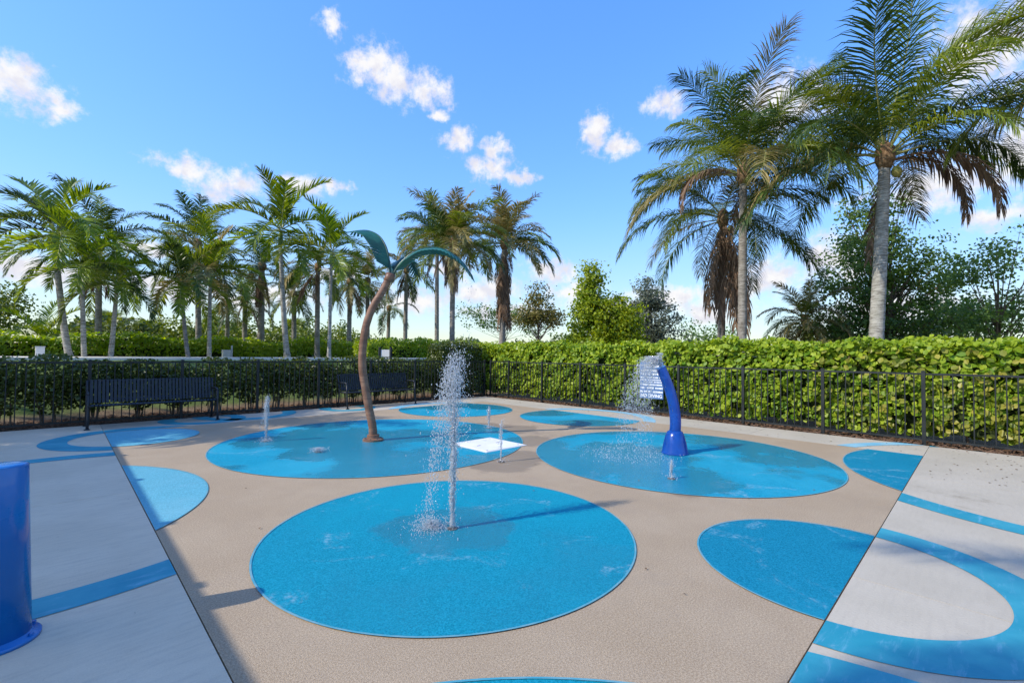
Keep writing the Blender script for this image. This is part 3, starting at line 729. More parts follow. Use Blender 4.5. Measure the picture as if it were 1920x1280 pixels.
# three tall coconut palms behind the right hedge and one cut off by the frame
palm('tall coconut palm right of centre, its slim grey trunk foremost of the crossing pair', (12.70, 4.39), (-.10, -.10, 6.25), 'coco', 26, .98, 3, .12, .092, emin=14, mats=GREEN, dead=1, extra=(('dead', 150, 3, .8, 'frond_dead'), ('f', 215, 5, 1.0, 'frond_yellow'), ('f', 130, 2, 1.0, 'frond_yellow')))
palm('shorter coconut palm behind the slim one with brown fronds hanging down its trunk', (14.60, 5.67), (-.05, -.12, 5.75), 'coco', 17, .98, 8, .12, .10, emin=-16, emax=58, mats=(('frond_dark', 3), ('frond_coco', 3), ('frond_yellow', 1)), nuts=3, extra=(('dead', 190, 2, 1.05, 'frond_dead'), ('dead', 230, 2, 1.2, 'frond_dead'), ('dead', 160, 1, 1.0, 'frond_dead'), ('dead', 260, 2, 1.15, 'frond_dead'), ('dead', 205, 2, 1.15, 'frond_dead'), ('dead', 280, 2, 1.05, 'frond_dead'), ('dead', 245, 1, 1.1, 'frond_dead'), ('dead', 175, 2, .95, 'frond_dead'), ('f', 300, -10, 1.0, 'frond_dark')))
palm('tallest coconut palm at right with stout pale ringed trunk, crown cut by the frame', (12.90, 1.77), (.15, -.32, 6.0), 'coco', 27, 1.02, 14, .155, .105, 'pale_bark', emin=10, mats=GREEN, dead=1, nuts=2, bow=.15, extra=(('dead', -48, 3, 1.05, 'frond_dead'), ('dead', -38, 3, .95, 'frond_dead'), ('f', 135, 4, 1.05, 'frond_yellow'), ('f', 140, -6, 1.1, 'frond_dark'), ('f', -45, 10, 1.05, 'frond_coco')))
palm('coconut palm beyond the right frame edge, only frond tips showing at top right', (13.2, -2.35), (-.19, .01, 6.6), 'coco', 15, 1.0, 23, .15, .11, emin=5, mats=YELL)
# pair of palms by the far corner
palm('coconut palm with yellowing fronds and hanging nuts right behind the tall water jet', (11.32, 15.0), (-.11, -.09, 5.9), 'far', 34, .84, 31, .115, .095, emin=-4, mats=YELL, dead=5, nuts=7, extra=(('dead', 230, 0, .7, 'frond_yellow'), ('f', -50, 0, .85, 'frond_dark')))
palm('coconut palm whose trunk is wrapped in a thick skirt of dead brown fronds', (14.97, 16.0), (-.03, -.17, 6.7), 'far', 32, .90, 37, .14, .12, emin=-2, mats=YELL, dead=2, skirt=34, extra=(('f', -45, 17, 1.0, 'frond_dark'), ('f', -40, 0, .95, 'frond_dark')))
palm('thin-trunked coconut palm left of the palm with hanging nuts', (16.22, 23.0), (-.18, -.08, 8.2), 'far', 28, 1.0, 41, .14, .11, emin=-8, mats=YELL, dead=2)
# row of palms on the bank at left, from the left edge inwards
palm('leftmost palm on the bank, pale trunk leaning left, long dark green fronds', (.21, 17.0), (-.40, .27, 4.2), 'royal', 16, .98, 45, .085, .058, 'pale_bark', emin=-14, mats=BRI+(('frond_dark', 3),), shaft=.35, azbias=2.5)
palm('slim palm just right of the leftmost leaning palm, with low green crown', (.46, 16.6), (-.12, .02, 3.4), 'royal', 13, .74, 52, .062, .045, 'pale_bark', emin=-18, mats=BRI, shaft=.3)
palm('full-crowned coconut palm with brown hanging fronds behind the slim left palms', (.92, 21.0), (-.09, -.06, 5.0), 'far', 22, .80, 58, .10, .08, emin=-38, mats=DRK, dead=4)
palm('short palm with trunk leaning right, fourth trunk from the left edge', (.98, 17.0), (.08, -.16, 3.1), 'royal', 12, .72, 61, .065, .045, 'pale_bark', emin=-24, mats=BRI+DRK, shaft=.28)
palm('thin curved palm with trunk leaning left above the left bench end', (2.83, 17.0), (-.24, .14, 3.3), 'royal', 13, .85, 66, .060, .042, 'coconut_bark', emin=-20, mats=BRI+DRK, shaft=.28)
palm('pale-trunked palm with yellowish crown directly right of the thin curved palm', (3.44, 17.5), (-.05, -.05, 3.6), 'royal', 14, .92, 73, .065, .045, 'pale_bark', emin=-18, mats=BRI+(('frond_yellow', 3),), shaft=.32)
palm('dark-trunked coconut palm rising behind the pale-trunked yellowish palm', (3.98, 22.0), (-.17, -.01, 5.7), 'far', 22, .84, 77, .11, .085, emin=-34, mats=DRK, dead=3)
palm('tall bright green palm with slender white trunk, most open crown on the bank', (6.03, 18.0), (-.33, .14, 5.35), 'royal', 14, 1.12, 83, .105, .062, 'pale_bark', emax=88, emin=-20, mats=BRI, shaft=.62, bow=.3)
palm('coconut palm with brownish trunk and drooping crown right of the white-trunked palm', (7.88, 20.0), (-.09, -.08, 5.1), 'far', 20, .72, 88, .11, .085, emin=-38, mats=YELL, dead=3)
palm('bright green palm with white trunk left of the brown artificial palm', (7.13, 17.0), (-.04, -.12, 4.75), 'royal', 13, 1.0, 91, .07, .05, 'pale_bark', emin=-14, mats=BRI, shaft=.45)
palm('shaggy coconut palm with dead brown skirt left of the tall white-trunked palm', (6.80, 24.0), (-.08, -.08, 5.5), 'far', 20, .70, 95, .15, .12, emin=-30, mats=DRK, skirt=10)
palm('small dark-trunked palm between the yellowish palm and the shaggy skirted palm', (6.63, 26.0), (-.07, -.03, 4.0), 'far', 16, .62, 99, .12, .10, emin=-36, mats=DRK, dead=2)
palm('small thin palm just right of the pale-trunked yellowish palm', (5.37, 24.0), (-.01, -.08, 3.6), 'far', 14, .55, 104, .10, .07, emin=-30, mats=GREEN)
palm('dark distant palm close behind the tall white-trunked palm', (9.37, 27.0), (-.11, -.02, 4.7), 'far', 18, .68, 109, .14, .11, emin=-36, mats=DRK, dead=3)
palm('distant palm left of the artificial palm with brown drooping fronds', (12.09, 26.0), (-.07, -.09, 5.6), 'far', 18, .78, 113, .14, .11, emin=-38, mats=YELL, dead=4)
palm('distant coconut palm hidden behind the artificial palm trunk', (13.26, 26.0), (-.12, -.05, 5.8), 'far', 18, .80, 118, .14, .11, emin=-36, mats=YELL, dead=2)
palm('small distant dark palm right of the artificial palm trunk', (16.83, 30.0), (0, -.12, 4.7), 'far', 12, .72, 122, .15, .11, emin=-30, mats=DRK, dead=2)
palm('distant palm with thin grey trunk and brown fronds right of the artificial palm', (16.45, 27.0), (-.08, -.14, 7.0), 'far', 20, .86, 127, .15, .12, emin=-38, mats=YELL, dead=5)
palm('small bushy palm low behind the right hedge left of the tallest palm', (17.0, 3.94), (-.03, -.01, 2.7), 'far', 30, .50, 131, .09, .06, 'dark_bark', emin=-44, mats=YELL, dead=4)
palm('small pale green palm low at the far left edge behind the hedge', (-.49, 24.0), (-.03, -.01, 1.75), 'royal', 12, .75, 133, .10, .08, emin=0, mats=BRI)
# palms out of frame whose fronds shade the deck
palm('coconut palm out of frame at left, its frond shadow falls on the lower right paving', (-5.2, 1.40), (.1, -.1, 7.6), 'coco', 20, .80, 144, .15, .11, emin=-20, mats=GREEN)
palm('coconut palm out of frame beyond the left fence, dappling the ground by the bench', (-4.6, 12.9), (.2, 0, 4.7), 'coco', 26, .95, 149, .14, .11, emin=-30, mats=GREEN)
palm('second out of frame palm beyond the left fence, dappling the paving around the rings', (-6.3, 13.6), (.2, 0, 6.4), 'coco', 24, .9, 152, .14, .11, emin=-30, mats=GREEN)

# fan palms (sabal) far off
def fan_mesh(seed):
    r = random.Random(seed); mb = MB()
    mb.tube([(0, 0, 0), (.35, 0, .12), (.7, 0, .12)], [.014, .010, .008], 4)
    c = np.array((.7, 0, .12))
    for i in range(26):
        a = R(-125+250*i/25); l = .62*r.uniform(.85, 1.1)*(1-.25*abs(a)/2.2)
        d = np.array((math.cos(a), math.sin(a), .15)); s = np.array((-math.sin(a), math.cos(a), .25))*.032
        q1 = c+d*l*.55; q2 = c+d*l+np.array((0, 0, -.22*r.uniform(.5, 1.5)))
        mb.add([c-s*.3, c+s*.3, q1+s, q1-s, q2], [(0, 1, 2, 3), (3, 2, 4)])
    return mb.mesh('fan_leaf', M['frond_coco'])
FANS = [fan_mesh(i) for i in range(4)]
def sabal(label, x, y, trunk, n, sc, seed, mat='frond_coco'):
    r = random.Random(seed); z = float(tz(x, y)); root = thing('fan_palm', (x, y, z), label, 'palm tree')
    MB().tube([(x, y, z-.1), (x, y, z+trunk*.5), (x, y, z+trunk)], [.17, .15, .14], 8).build('trunk', M['dark_bark'], root)
    for i in range(n):
        o = link('fan_leaf', r.choice(FANS), root); o.location = (0, 0, trunk+r.uniform(-.1, .1))
        u = i/n; o.rotation_euler = (r.uniform(-.4, .4), -R(75-120*u), i*2.4+r.uniform(-.3, .3)); s = sc*r.uniform(.8, 1.1); o.scale = (s, s, s)
        o.material_slots[0].link = 'OBJECT'; o.material_slots[0].material = M[mat if r.random() > .2 else 'frond_yellow']
sabal('rounded fan palm low on the horizon left of the thin curved palm', 4.31, 40.0, 1.2, 34, 1.15, 1)
sabal('rounded fan palm on the horizon right of the thin curved palm', 7.6, 38.0, 1.3, 34, 1.2, 2)
sabal('fan palm on the horizon behind the tall white-trunked palm', 12.4, 36.0, 1.4, 34, 1.2, 3)
sabal('fan palm on the horizon below the full-crowned coconut palm', 2.0, 36.0, 1.4, 30, 1.1, 4)
sabal('low saw palmetto just behind the right hedge near the crossing palm trunks', 14.2, 3.35, .9, 30, .75, 5, 'frond_yellow')
sabal('low saw palmetto behind the right hedge, midway to the tallest palm trunk', 14.4, 2.75, .95, 30, .8, 6)
sabal('low saw palmetto behind the right hedge, left against the tallest palm trunk', 14.6, 2.15, .95, 30, .8, 7, 'frond_yellow')

# ------------------------------------------------------------------ broadleaf trees and bushes
RIGHT_V = np.array((.7137, -.7003, 0)); FWD_V = np.array((.70, .7137, 0))
def tree(name, label, base, lobes, nleaf, size, mat, seed, trunk_r=.07, cat='tree', clump=.22, wisps=.10, bark='dark_bark', per=26, group=None, thick=.8):
    """lobes: (across, up, radius across, radius up) in metres from the foot; limbs run to clumps of leaves"""
    r = rng(seed); bx, by = base; bz = float(tz(bx, by)); root = thing(name, (bx, by, bz), label, cat, group)
    b3 = np.array((bx, by, bz)); H = max(u+ru for _, u, _, ru in lobes)
    area = np.array([ra*ru for _, _, ra, ru in lobes]); area = area/area.sum()
    nt = max(4, nleaf//per); P = []; N = []
    trunk_top = b3+np.array((0, 0, H*.72))
    mb = MB(); mb.tube([b3-np.array((0, 0, .1)), b3+np.array((.03, .02, H*.25)), b3+np.array((-.03, .03, H*.5)), trunk_top], [trunk_r, trunk_r*.8, trunk_r*.5, trunk_r*.15], 7)
    limbs = MB()
    for i in range(nt):
        a, u, ra, ru = lobes[r.choice(len(lobes), p=area)]
        d = r.normal(0, 1, 3); d /= np.linalg.norm(d); rad = r.random()**.45*(1+(wisps*abs(r.normal()) if r.random() < .3 else 0))
        tip = b3+RIGHT_V*(a+d[0]*ra*rad)+FWD_V*(d[1]*ra*rad*thick)+np.array((0, 0, u+d[2]*ru*rad))
        if tip[2] < bz+.05: tip[2] = bz+.05
        if i % 3 == 0:
            hh = np.clip((tip[2]-bz)*r.uniform(.35, .75), .1, H*.7); st = b3+np.array((0, 0, hh)); md = (st+tip)/2+np.array((0, 0, .12*r.normal()))
            limbs.tube([st, md, tip], [trunk_r*.28, trunk_r*.16, trunk_r*.05], 4, cap=False)
        c = clump*r.uniform(.6, 1.3); k = int(per*r.uniform(.7, 1.3))
        Q = tip+r.normal(0, 1, (k, 3))*np.array((c, c, c*.62)); P.append(Q); N.append(np.tile(d*np.array((1, 1, .6))+np.array((-.2, 0, .5)), (k, 1)))
    mb.build('trunk', M[bark], root, True); limbs.build('limbs', M[bark], root)
    P = np.concatenate(P); N = np.concatenate(N)
    V, F = leaf_cloud(P, N, size, seed+1, LEAF4, LEAF4F, wide=1.25, spread=.8)
    link('crown', np_mesh('crown', V-b3, F, M[mat]), root)
tree('broadleaf_tree', 'bright green bushy tree with pointed top above the hedge, right of centre', (16.0, 10.97), [(-.45, 3.9, .55, 1.5), (-.35, 2.9, 1.0, 1.1), (.75, 2.9, .85, 1.15), (-.1, 1.7, 1.35, .9), (1.0, 1.8, .85, .9), (-.9, 1.9, .55, .7)], 28000, .125, 'tree_bright', 201, .09, clump=.16, per=44)
tree('broadleaf_tree', 'grey-green silvery tree close behind the bright green one', (20.0, 10.94), [(-.2, 4.2, .8, 1.1), (.1, 3.0, 1.3, 1.2), (.5, 1.9, 1.5, .9), (-.9, 3.4, .6, .9)], 12000, .12, 'tree_grey', 205, .10, clump=.18, per=44)
tree('broadleaf_tree', 'small brownish olive tree left of the bright green one', (20.0, 18.18), [(-.1, 3.6, .6, .9), (.3, 2.7, 1.1, .7), (-.6, 2.4, .9, .6), (.9, 2.3, .8, .6)], 3600, .15, 'tree_olive', 209, .08, clump=.22)
tree('broadleaf_tree', 'thin see-through tree low behind the skirted palm', (24.0, 25.2), [(-1.6, 2.9, 1.6, .9), (.6, 3.4, 1.5, .8), (-2.6, 3.4, .8, .5), (1.6, 2.6, 1.2, .9)], 2300, .17, 'tree_green', 213, .06, clump=.34, wisps=.4)
tree('broadleaf_tree', 'thin feathery tree right of the grey-green tree', (24.0, 10.43), [(0, 2.6, 1.1, .8), (-.9, 2.2, .8, .6), (1.3, 2.3, 1.1, .7)], 1700, .13, 'tree_green', 217, .05, clump=.30, wisps=.4)
tree('broadleaf_tree', 'large airy dark green tree behind the tallest palm at right', (19.0, 2.16), [(-.2, 5.9, .9, 1.1), (-.3, 4.9, 1.4, 1.0), (-1.0, 3.9, 1.2, .9), (.9, 4.1, 1.5, .9), (-.9, 2.7, 1.5, .9), (1.5, 2.9, 1.7, .8), (.2, 2.2, 2.4, .9), (2.6, 2.9, 1.2, .5)], 22000, .11, 'tree_green', 221, .13, clump=.20, wisps=.30, per=48)
tree('broadleaf_tree', 'sparse tree with bare twigs at the right frame edge', (18.0, -.35), [(.2, 4.3, 1.2, .5), (-.6, 3.7, 1.0, .5), (.6, 2.9, 1.4, .8), (-.8, 2.4, 1.0, .6)], 5200, .095, 'tree_green', 225, .07, clump=.20, wisps=.5, per=40)
tree('broadleaf_tree', 'broadleaf tree out of frame beyond the left fence, its shade dapples the bench paving', (-4.9, 12.5), [(0, 4.3, 1.7, 1.3), (.8, 3.8, 1.2, 1.0), (-.8, 4.0, 1.3, 1.0)], 2600, .15, 'tree_green', 233, .10, clump=.22)
tree('broadleaf_tree', 'rounded blue-green tree at the far left edge', (-2.2, 26.0), [(0, 2.0, 1.4, .9), (.6, 1.3, 1.2, .8), (-.8, 1.3, 1.2, .9)], 5000, .12, 'bush_green', 229, .08)
BG = [(3.0, 27.0, 1.0), (1.1, 28.0, 1.1), (4.9, 30.0, 1.15), (6.6, 30.5, 1.0), (8.6, 31.0, 1.35), (10.4, 32.0, 1.2), (12.6, 32.0, 1.35), (15.0, 34.0, 1.25), (18.2, 34.0, .85), (21.5, 33.0, .8), (24.5, 31.0, .95), (25.0, 24.0, .75), (25.5, 21.0, .95)]
BGL = ['below the full-crowned palm at left', 'nearest the left frame edge', 'behind the thin curved palm', 'behind the small dark-trunked palm', 'behind the tall white-trunked palm', 'left of the bright palm by the artificial palm', 'behind the artificial palm trunk', 'just right of the artificial palm trunk', 'below the small distant dark palm', 'below the distant grey-trunked palm', 'left of the jet palm trunk', 'right of the jet palm trunk', 'left of the small olive tree']
for i, ((x, y, s), w_) in enumerate(zip(BG, BGL)):
    tree('bush', 'green bush on the horizon '+w_, (x, y), [(0, 1.05*s, 1.5*s, .75*s), (.9*s, .8*s, 1.1*s, .6*s), (-.9*s, .75*s, 1.0*s, .6*s)], 1500, .20, 'bush_green', 300+i*5, .05, 'bush', clump=.26, group='bushes on the horizon')
for i, (x, y, w_) in enumerate([(15.2, 3.0, 'between the crossing palms and the tallest palm'), (15.6, 1.55, 'right of the tallest palm trunk'), (16.0, 3.9, 'right beside the crossing palm trunks'), (15.4, .3, 'nearest the right frame edge'), (18.4, 7.2, 'left of the crossing palm trunks')]):
    tree('bush', 'low olive bush just above the right hedge, '+w_, (x, y), [(0, 1.35, 1.0, .62), (.7, 1.2, .7, .5), (-.7, 1.2, .7, .5)], 1500, .12, 'tree_olive' if i % 2 == 0 else 'bush_green', 400+i*5, .05, 'bush', clump=.2, group='bushes behind the right hedge')
def far_woods():
    r = rng(77); n = 30000; a = np.radians(r.uniform(-25, 120, n)); D = r.uniform(90, 260, n)
    hgt = 2.6+1.2*np.sin(a*23)+.9*np.sin(a*57+1)+.6*np.sin(a*131)
    P = np.stack([D*np.cos(a), D*np.sin(a), BERM*(D*np.sin(a) > 15)+np.abs(hgt)*(D/150)*r.random(n)**.7], 1)
    V, F = leaf_cloud(P, np.tile((-.5, -.3, .6), (n, 1)), 1.3, 78, LEAF4, LEAF4F, wide=1.6, spread=.9)
    tag(link('far_woods', np_mesh('far_woods', V, F, M['far_leaf'])), 'low far-off line of woods along the horizon', 'woods', kind='stuff')
far_woods()

# ------------------------------------------------------------------ benches
def bench(x, y, label):
    root = thing('park_bench', (x, y, 0), label, 'bench', 'black slatted benches along the left fence')
    Lh = 1.0; mt = M['bench_metal']
    prof = [(.02, .405), (.00, .425), (.03, .440), (.22, .425), (.40, .415), (.45, .44), (.48, .52), (.53, .70), (.57, .865), (.585, .872), (.60, .86)]
    ns = 34
    for k in range(ns):
        xx = -Lh+.05+(2*Lh-.10)*k/(ns-1)
        for nm, seg in (('seat_slat', prof[:5]), ('back_slat', prof[5:])):
            mb = MB()
            for a, b in zip(seg[:-1], seg[1:]):
                mb.beam((xx, a[0], a[1]), (xx, b[0], b[1]), .040, .006, up=(0, 1, .3))
            o = link(nm, mb.mesh(nm, mt), root)
    for nm, yy, zz in (('front_rail', .03, .418), ('seat_rail', .42, .402), ('back_rail', .60, .845), ('lower_back_rail', .49, .50)):
        o = link(nm, MB().tube([(-Lh, yy, zz), (0, yy, zz), (Lh, yy, zz)], .016, 8).mesh(nm, mt, True), root)
    for s in (-1, 1):
        for nm, p in (('front_leg', [(s*(Lh+.01), .06, .62), (s*(Lh+.01), .045, .42), (s*(Lh+.01), .03, .2), (s*(Lh+.01), -.02, .012)]), ('rear_leg', [(s*(Lh+.01), .60, .86), (s*(Lh+.01), .50, .50), (s*(Lh+.01), .50, .30), (s*(Lh+.01), .56, .012)])):
            lg = link('leg', MB().tube(p, .022, 8).mesh('leg', mt, True), root)
            e = p[-1]; link('foot', MB().lathe((e[0], e[1], 0), [(.045, 0.001), (.045, .012), (.026, .022)], 12).mesh('foot', mt), lg)
        link('arm_rest', MB().tube([(s*(Lh+.01), .06, .62), (s*(Lh+.01), .10, .655), (s*(Lh+.01), .30, .66), (s*(Lh+.01), .53, .645)], .02, 8).mesh('arm_rest', mt, True), root)
        link('end_frame', MB().tube([(s*(Lh+.01), .045, .42), (s*(Lh+.01), .3, .405), (s*(Lh+.01), .5, .42)], .018, 8).mesh('end_frame', mt, True), root)
bench(1.385, 11.28, 'black slatted metal bench on the left, beside the pale painted rings')
bench(6.28, 11.36, 'black slatted metal bench farther right, behind the artificial palm trunk')

# ------------------------------------------------------------------ artificial palm water feature
def spline(P, n):
    P = np.array(P, float); m = len(P); out = []
    for i in range(n+1):
        t = i/n*(m-1); k = min(int(t), m-2); f = t-k
        p0, p1, p2, p3 = P[max(k-1, 0)], P[k], P[k+1], P[min(k+2, m-1)]
        out.append(.5*((2*p1)+(p2-p0)*f+(2*p0-5*p1+4*p2-p3)*f*f+(3*p1-p0-3*p2+p3)*f**3))
    return np.array(out)
def water_palm():
    root = thing('water_palm', (3.726, 7.051, 0), 'brown artificial palm tree spray feature with green metal leaves on the large blue circle', 'water feature')
    path = spline([(3.726, 7.051, .02), (3.713, 7.055, .229), (3.668, 7.088, .493), (3.614, 7.127, .844), (3.566, 7.16, 1.196), (3.562, 7.15, 1.549), (3.59, 7.109, 1.902), (3.663, 7.025, 2.212), (3.769, 6.91, 2.478), (3.85, 6.821, 2.735)], 64)
    rad = [(.068-.010*i/64)*(1+(.018 if i % 4 < 2 else -.012)) for i in range(65)]
    MB().tube(path, rad, 18).build('trunk', M['feature_trunk'], root, True)
    top = path[-1]
    MB().tube([top-np.array((.02, -.02, .10)), top-np.array((.02, -.02, .095)), top+np.array((.01, -.01, .02)), top+np.array((.012, -.012, .03))], [.06, .078, .078, .05], 18).build('collar', M['feature_trunk'], root, True)
    MB().lathe((3.726, 7.051, 0), [(.165, .001), (.165, .035), (.10, .045), (.098, .10), (.085, .105)], 28).build('base_flange', M['feature_trunk'], root)
    for k in range(8):
        a = k*PI/4; MB().lathe((3.726+.138*math.cos(a), 7.051+.138*math.sin(a), .035), [(.013, 0), (.013, .014), (.006, .018)], 6).build('bolt', M['nozzle_metal'], root)
    for i, (pts, w) in enumerate(((((3.86, 6.82, 2.72), (3.85, 6.86, 2.95), (3.84, 6.96, 3.22), (3.79, 7.12, 3.43), (3.67, 7.30, 3.53), (3.50, 7.48, 3.52)), .27),
                               (((3.88, 6.80, 2.72), (3.98, 6.70, 2.95), (4.17, 6.50, 3.15), (4.42, 6.25, 3.19), (4.66, 6.02, 3.02), (4.82, 5.87, 2.74)), .15),
                               (((3.89, 6.85, 2.72), (4.02, 6.93, 2.95), (4.24, 7.08, 3.12), (4.50, 7.26, 3.12), (4.74, 7.43, 2.94)), .16),
                               (((3.83, 6.80, 2.72), (3.74, 6.66, 2.98), (3.60, 6.45, 3.16), (3.42, 6.20, 3.18), (3.28, 6.00, 3.02)), .13))):
        sp = spline(pts, 26)
        if i == 3: continue
        leaf = MB().tube(sp, [.022*(1-.7*k/26) for k in range(27)], 8).build('metal_leaf', M['feature_rib'], root, True)
        T = np.gradient(sp, axis=0); T /= np.linalg.norm(T, axis=1)[:, None]
        hd = sp[-1]-sp[0]; S = np.array((-hd[1], hd[0], 0)); S /= np.linalg.norm(S)
        bl = MB()
        for s in (-1, 1):
            for k in range(3, 26):
                t = k/26; ww = w*math.sin(PI*min(1, .14+.84*t))**.85+.02
                p, q = sp[k], sp[min(k+1, 26)]; U = np.cross(T[k], S); U = U if U[2] > 0 else -U
                tip = (p+q)/2+T[k]*.11+S*s*ww-U*ww*.5
                th = U*.004
                bl.add([p-th, q-th, tip+T[k]*.012-th, tip-T[k]*.02-th, p+th, q+th, tip+T[k]*.012+th, tip-T[k]*.02+th], [(0, 1, 2, 3), (7, 6, 5, 4), (0, 4, 5, 1), (1, 5, 6, 2), (2, 6, 7, 3), (3, 7, 4, 0)])
        o0 = wloc(leaf); bl.v = [(a-o0[0], b-o0[1], c-o0[2]) for a, b, c in bl.v]
        link('leaf_blade', bl.mesh('leaf_blade', M['feature_leaf']), leaf)
water_palm()

# ------------------------------------------------------------------ blue water cannon and blue bollard
def water_cannon():
    root = thing('water_cannon', (6.596, 3.22, 0), 'glossy blue curved spout on a cone foot spraying water over the blue circle', 'water feature')
    MB().lathe((6.596, 3.22, 0), [(.195, .001), (.195, .02), (.185, .045), (.165, .16), (.135, .27), (.112, .325), (.085, .345)], 36).build('cone_foot', M['blue_gloss'], root, True)
    p = spline([(6.596, 3.22, .30), (6.598, 3.212, .478), (6.574, 3.228, .717), (6.522, 3.27, .956), (6.463, 3.318, 1.146), (6.415, 3.357, 1.285)], 40)
    MB().tube(p, [.083-.012*i/40 for i in range(41)], 24).build('spout', M['blue_gloss'], root, True)
    MB().tube([p[-1]-(p[-1]-p[-3])*.2, p[-1]+(p[-1]-p[-3])*.12], [.074, .074], 24).build('spout_rim', M['blue_paint'], root)
    for k in range(6):
        a = k*PI/3+.3; MB().lathe((6.596+.172*math.cos(a), 3.22+.172*math.sin(a), .018), [(.012, 0), (.012, .045), (.005, .05)], 6).build('bolt', M['blue_paint'], root)
water_cannon()
BOL = (-0.186, 3.415)
def bollard():
    x, y = BOL
    root = thing('bollard', (x, y, 0), 'thick glossy blue round post with bolted base at the lower left edge', 'bollard')
    MB().lathe((x, y, 0), [(.122, .015), (.088, .862), (.086, .868), (.078, .873), (.05, .876), (.001, .877)], 56).build('post', M['blue_paint'], root, True)
    fl = MB().lathe((x, y, 0), [(.158, .001), (.158, .016), (.153, .020), (.128, .022), (.122, .032)], 56).build('base_flange', M['blue_paint'], root, True)
    for k in range(6):
        a = k*PI/3-.55; MB().lathe((x+.141*math.cos(a), y+.141*math.sin(a), .020), [(.011, 0), (.011, .012), (.006, .016)], 6).build('bolt', M['blue_paint'], root)
bollard()

# ------------------------------------------------------------------ white square cover
root = thing('vault_cover', (4.93, 5.54, 0), 'white square flat cover plate set in the pad near the large circle', 'cover')
MB().box((4.535, 5.135, -.03), (5.325, 5.945, .014)).build('lid', M['white_plate'], root, bevel=.004)
fr = MB()
for a, b in (((4.50, 5.10), (5.36, 5.13)), ((4.50, 5.95), (5.36, 5.98)), ((4.50, 5.135), (4.53, 5.945)), ((5.33, 5.135), (5.36, 5.945))): fr.box((*a, -.03), (*b, .010))
fr.build('frame', M['white_plastic'], root)
for sx in (-1, 1):
    for sy in (-1, 1): MB().lathe((4.93+sx*.33, 5.54+sy*.34, .014), [(.016, 0), (.016, .003), (.010, .004)], 10).build('bolt', M['grey_metal'], root)
    MB().box((4.93+sx*.20-.035, 5.53, .0142), (4.93+sx*.20+.035, 5.55, .0165)).build('lift_slot', M['nozzle_metal'], root)

# ------------------------------------------------------------------ rules sign on the fence
def text_mesh(s, size, depth=.001):
    cu = bpy.data.curves.new('lettering', 'FONT'); cu.body = s; cu.size = size; cu.extrude = depth; cu.align_x = 'CENTER'; cu.align_y = 'CENTER'; cu.offset = size*.018
    o = bpy.data.objects.new('tmp', cu); COL.objects.link(o); bpy.context.view_layer.update()
    me = bpy.data.meshes.new_from_object(o.evaluated_get(bpy.context.evaluated_depsgraph_get()))
    bpy.data.objects.remove(o); bpy.data.curves.remove(cu); me.name = 'lettering'; me.materials.clear(); me.materials.append(M['sign_white']); return me
def rules_sign():
    X = 10.615; yc, w, z0, z1 = 5.80, .64, .385, 1.30
    root = thing('rules_sign', (X, yc, z0), 'blue and white NO DIVING rules board on the right fence behind the blue spout', 'sign')
    MB().box((X-.014, yc-w/2, z0), (X, yc+w/2, z1)).build('board', M['sign_blue'], root, bevel=.003)
    rot = Euler((R(90), 0, R(-90))).to_matrix()
    def letters(s, z, width):
        me = text_mesh(s, .1); xs_ = [v.co.x for v in me.vertices]; k = width/(max(xs_)-min(xs_)); k2 = min(k, 1.35)
        o = link('lettering', me, root); o.rotation_euler = rot.to_euler(); o.location = (-.0165, 0, z-z0); o.scale = (k, min(k*1.0, 1.15), 1); return o
    letters('NO DIVING', .455, .58)
    r = random.Random(4)      # the lines above cannot be read in the photograph: rows of short illegible strokes
    for j, (zz, hh, fill) in enumerate(((1.20, .065, .70), (1.09, .055, .86), (1.00, .05, .9), (.915, .035, .92), (.855, .03, .92), (.80, .03, .9), (.735, .04, .92), (.655, .045, .93), (.56, .05, .93))):
        mb = MB(); y = yc+w/2*fill
        while y > yc-w/2*fill:
            l = r.uniform(.012, .030)
            if r.random() > .14: mb.box((X-.0165, y-l, zz-hh*.5), (X-.0145, y, zz+hh*.5*r.uniform(.75, 1)))
            y -= l+.010
        tag(mb.build('lettering', M['sign_white'], root), kind='stuff')
rules_sign()
# small notice board with two black posts, far off on the bank
root = thing('notice_board', (8.33, 15.0, float(tz(8.33, 15))), 'small white notice between two black posts before the bright far hedge', 'sign')
c0 = np.array((8.33, 15.0, 0)); 
for s in (-1, 1):
    p = c0+RIGHT_V*s*.20; MB().box((p[0]-.035, p[1]-.035, .95), (p[0]+.035, p[1]+.035, 1.66)).build('post', M['black_metal'], root)
MB().beam(tuple(c0-RIGHT_V*.15+np.array((0, 0, 1.44))), tuple(c0+RIGHT_V*.15+np.array((0, 0, 1.44))), .02, .26).build('panel', M['white_plastic'], root)
root = thing('utility_box', (-.36, 16.0, BERM), 'white upright utility box on the bank at far left', 'utility box')
MB().box((-.44, 15.92, BERM-.02), (-.28, 16.08, BERM+.27)).build('cabinet', M['white_plastic'], root, bevel=.015)
MB().box((-.45, 15.91, BERM+.27), (-.27, 16.09, BERM+.29)).build('lid', M['white_plastic'], root, bevel=.006)
root = thing('meter_cabinet', (4.03, 18.0, BERM), 'small grey metal cabinet on the bank behind the left bench', 'utility box')
MB().box((3.90, 17.9, BERM-.02), (4.14, 18.1, BERM+.27)).build('cabinet', M['grey_metal'], root, bevel=.01)
MB().box((4.16, 17.95, BERM-.02), (4.20, 17.99, BERM+.42)).build('conduit', M['grey_metal'], root)

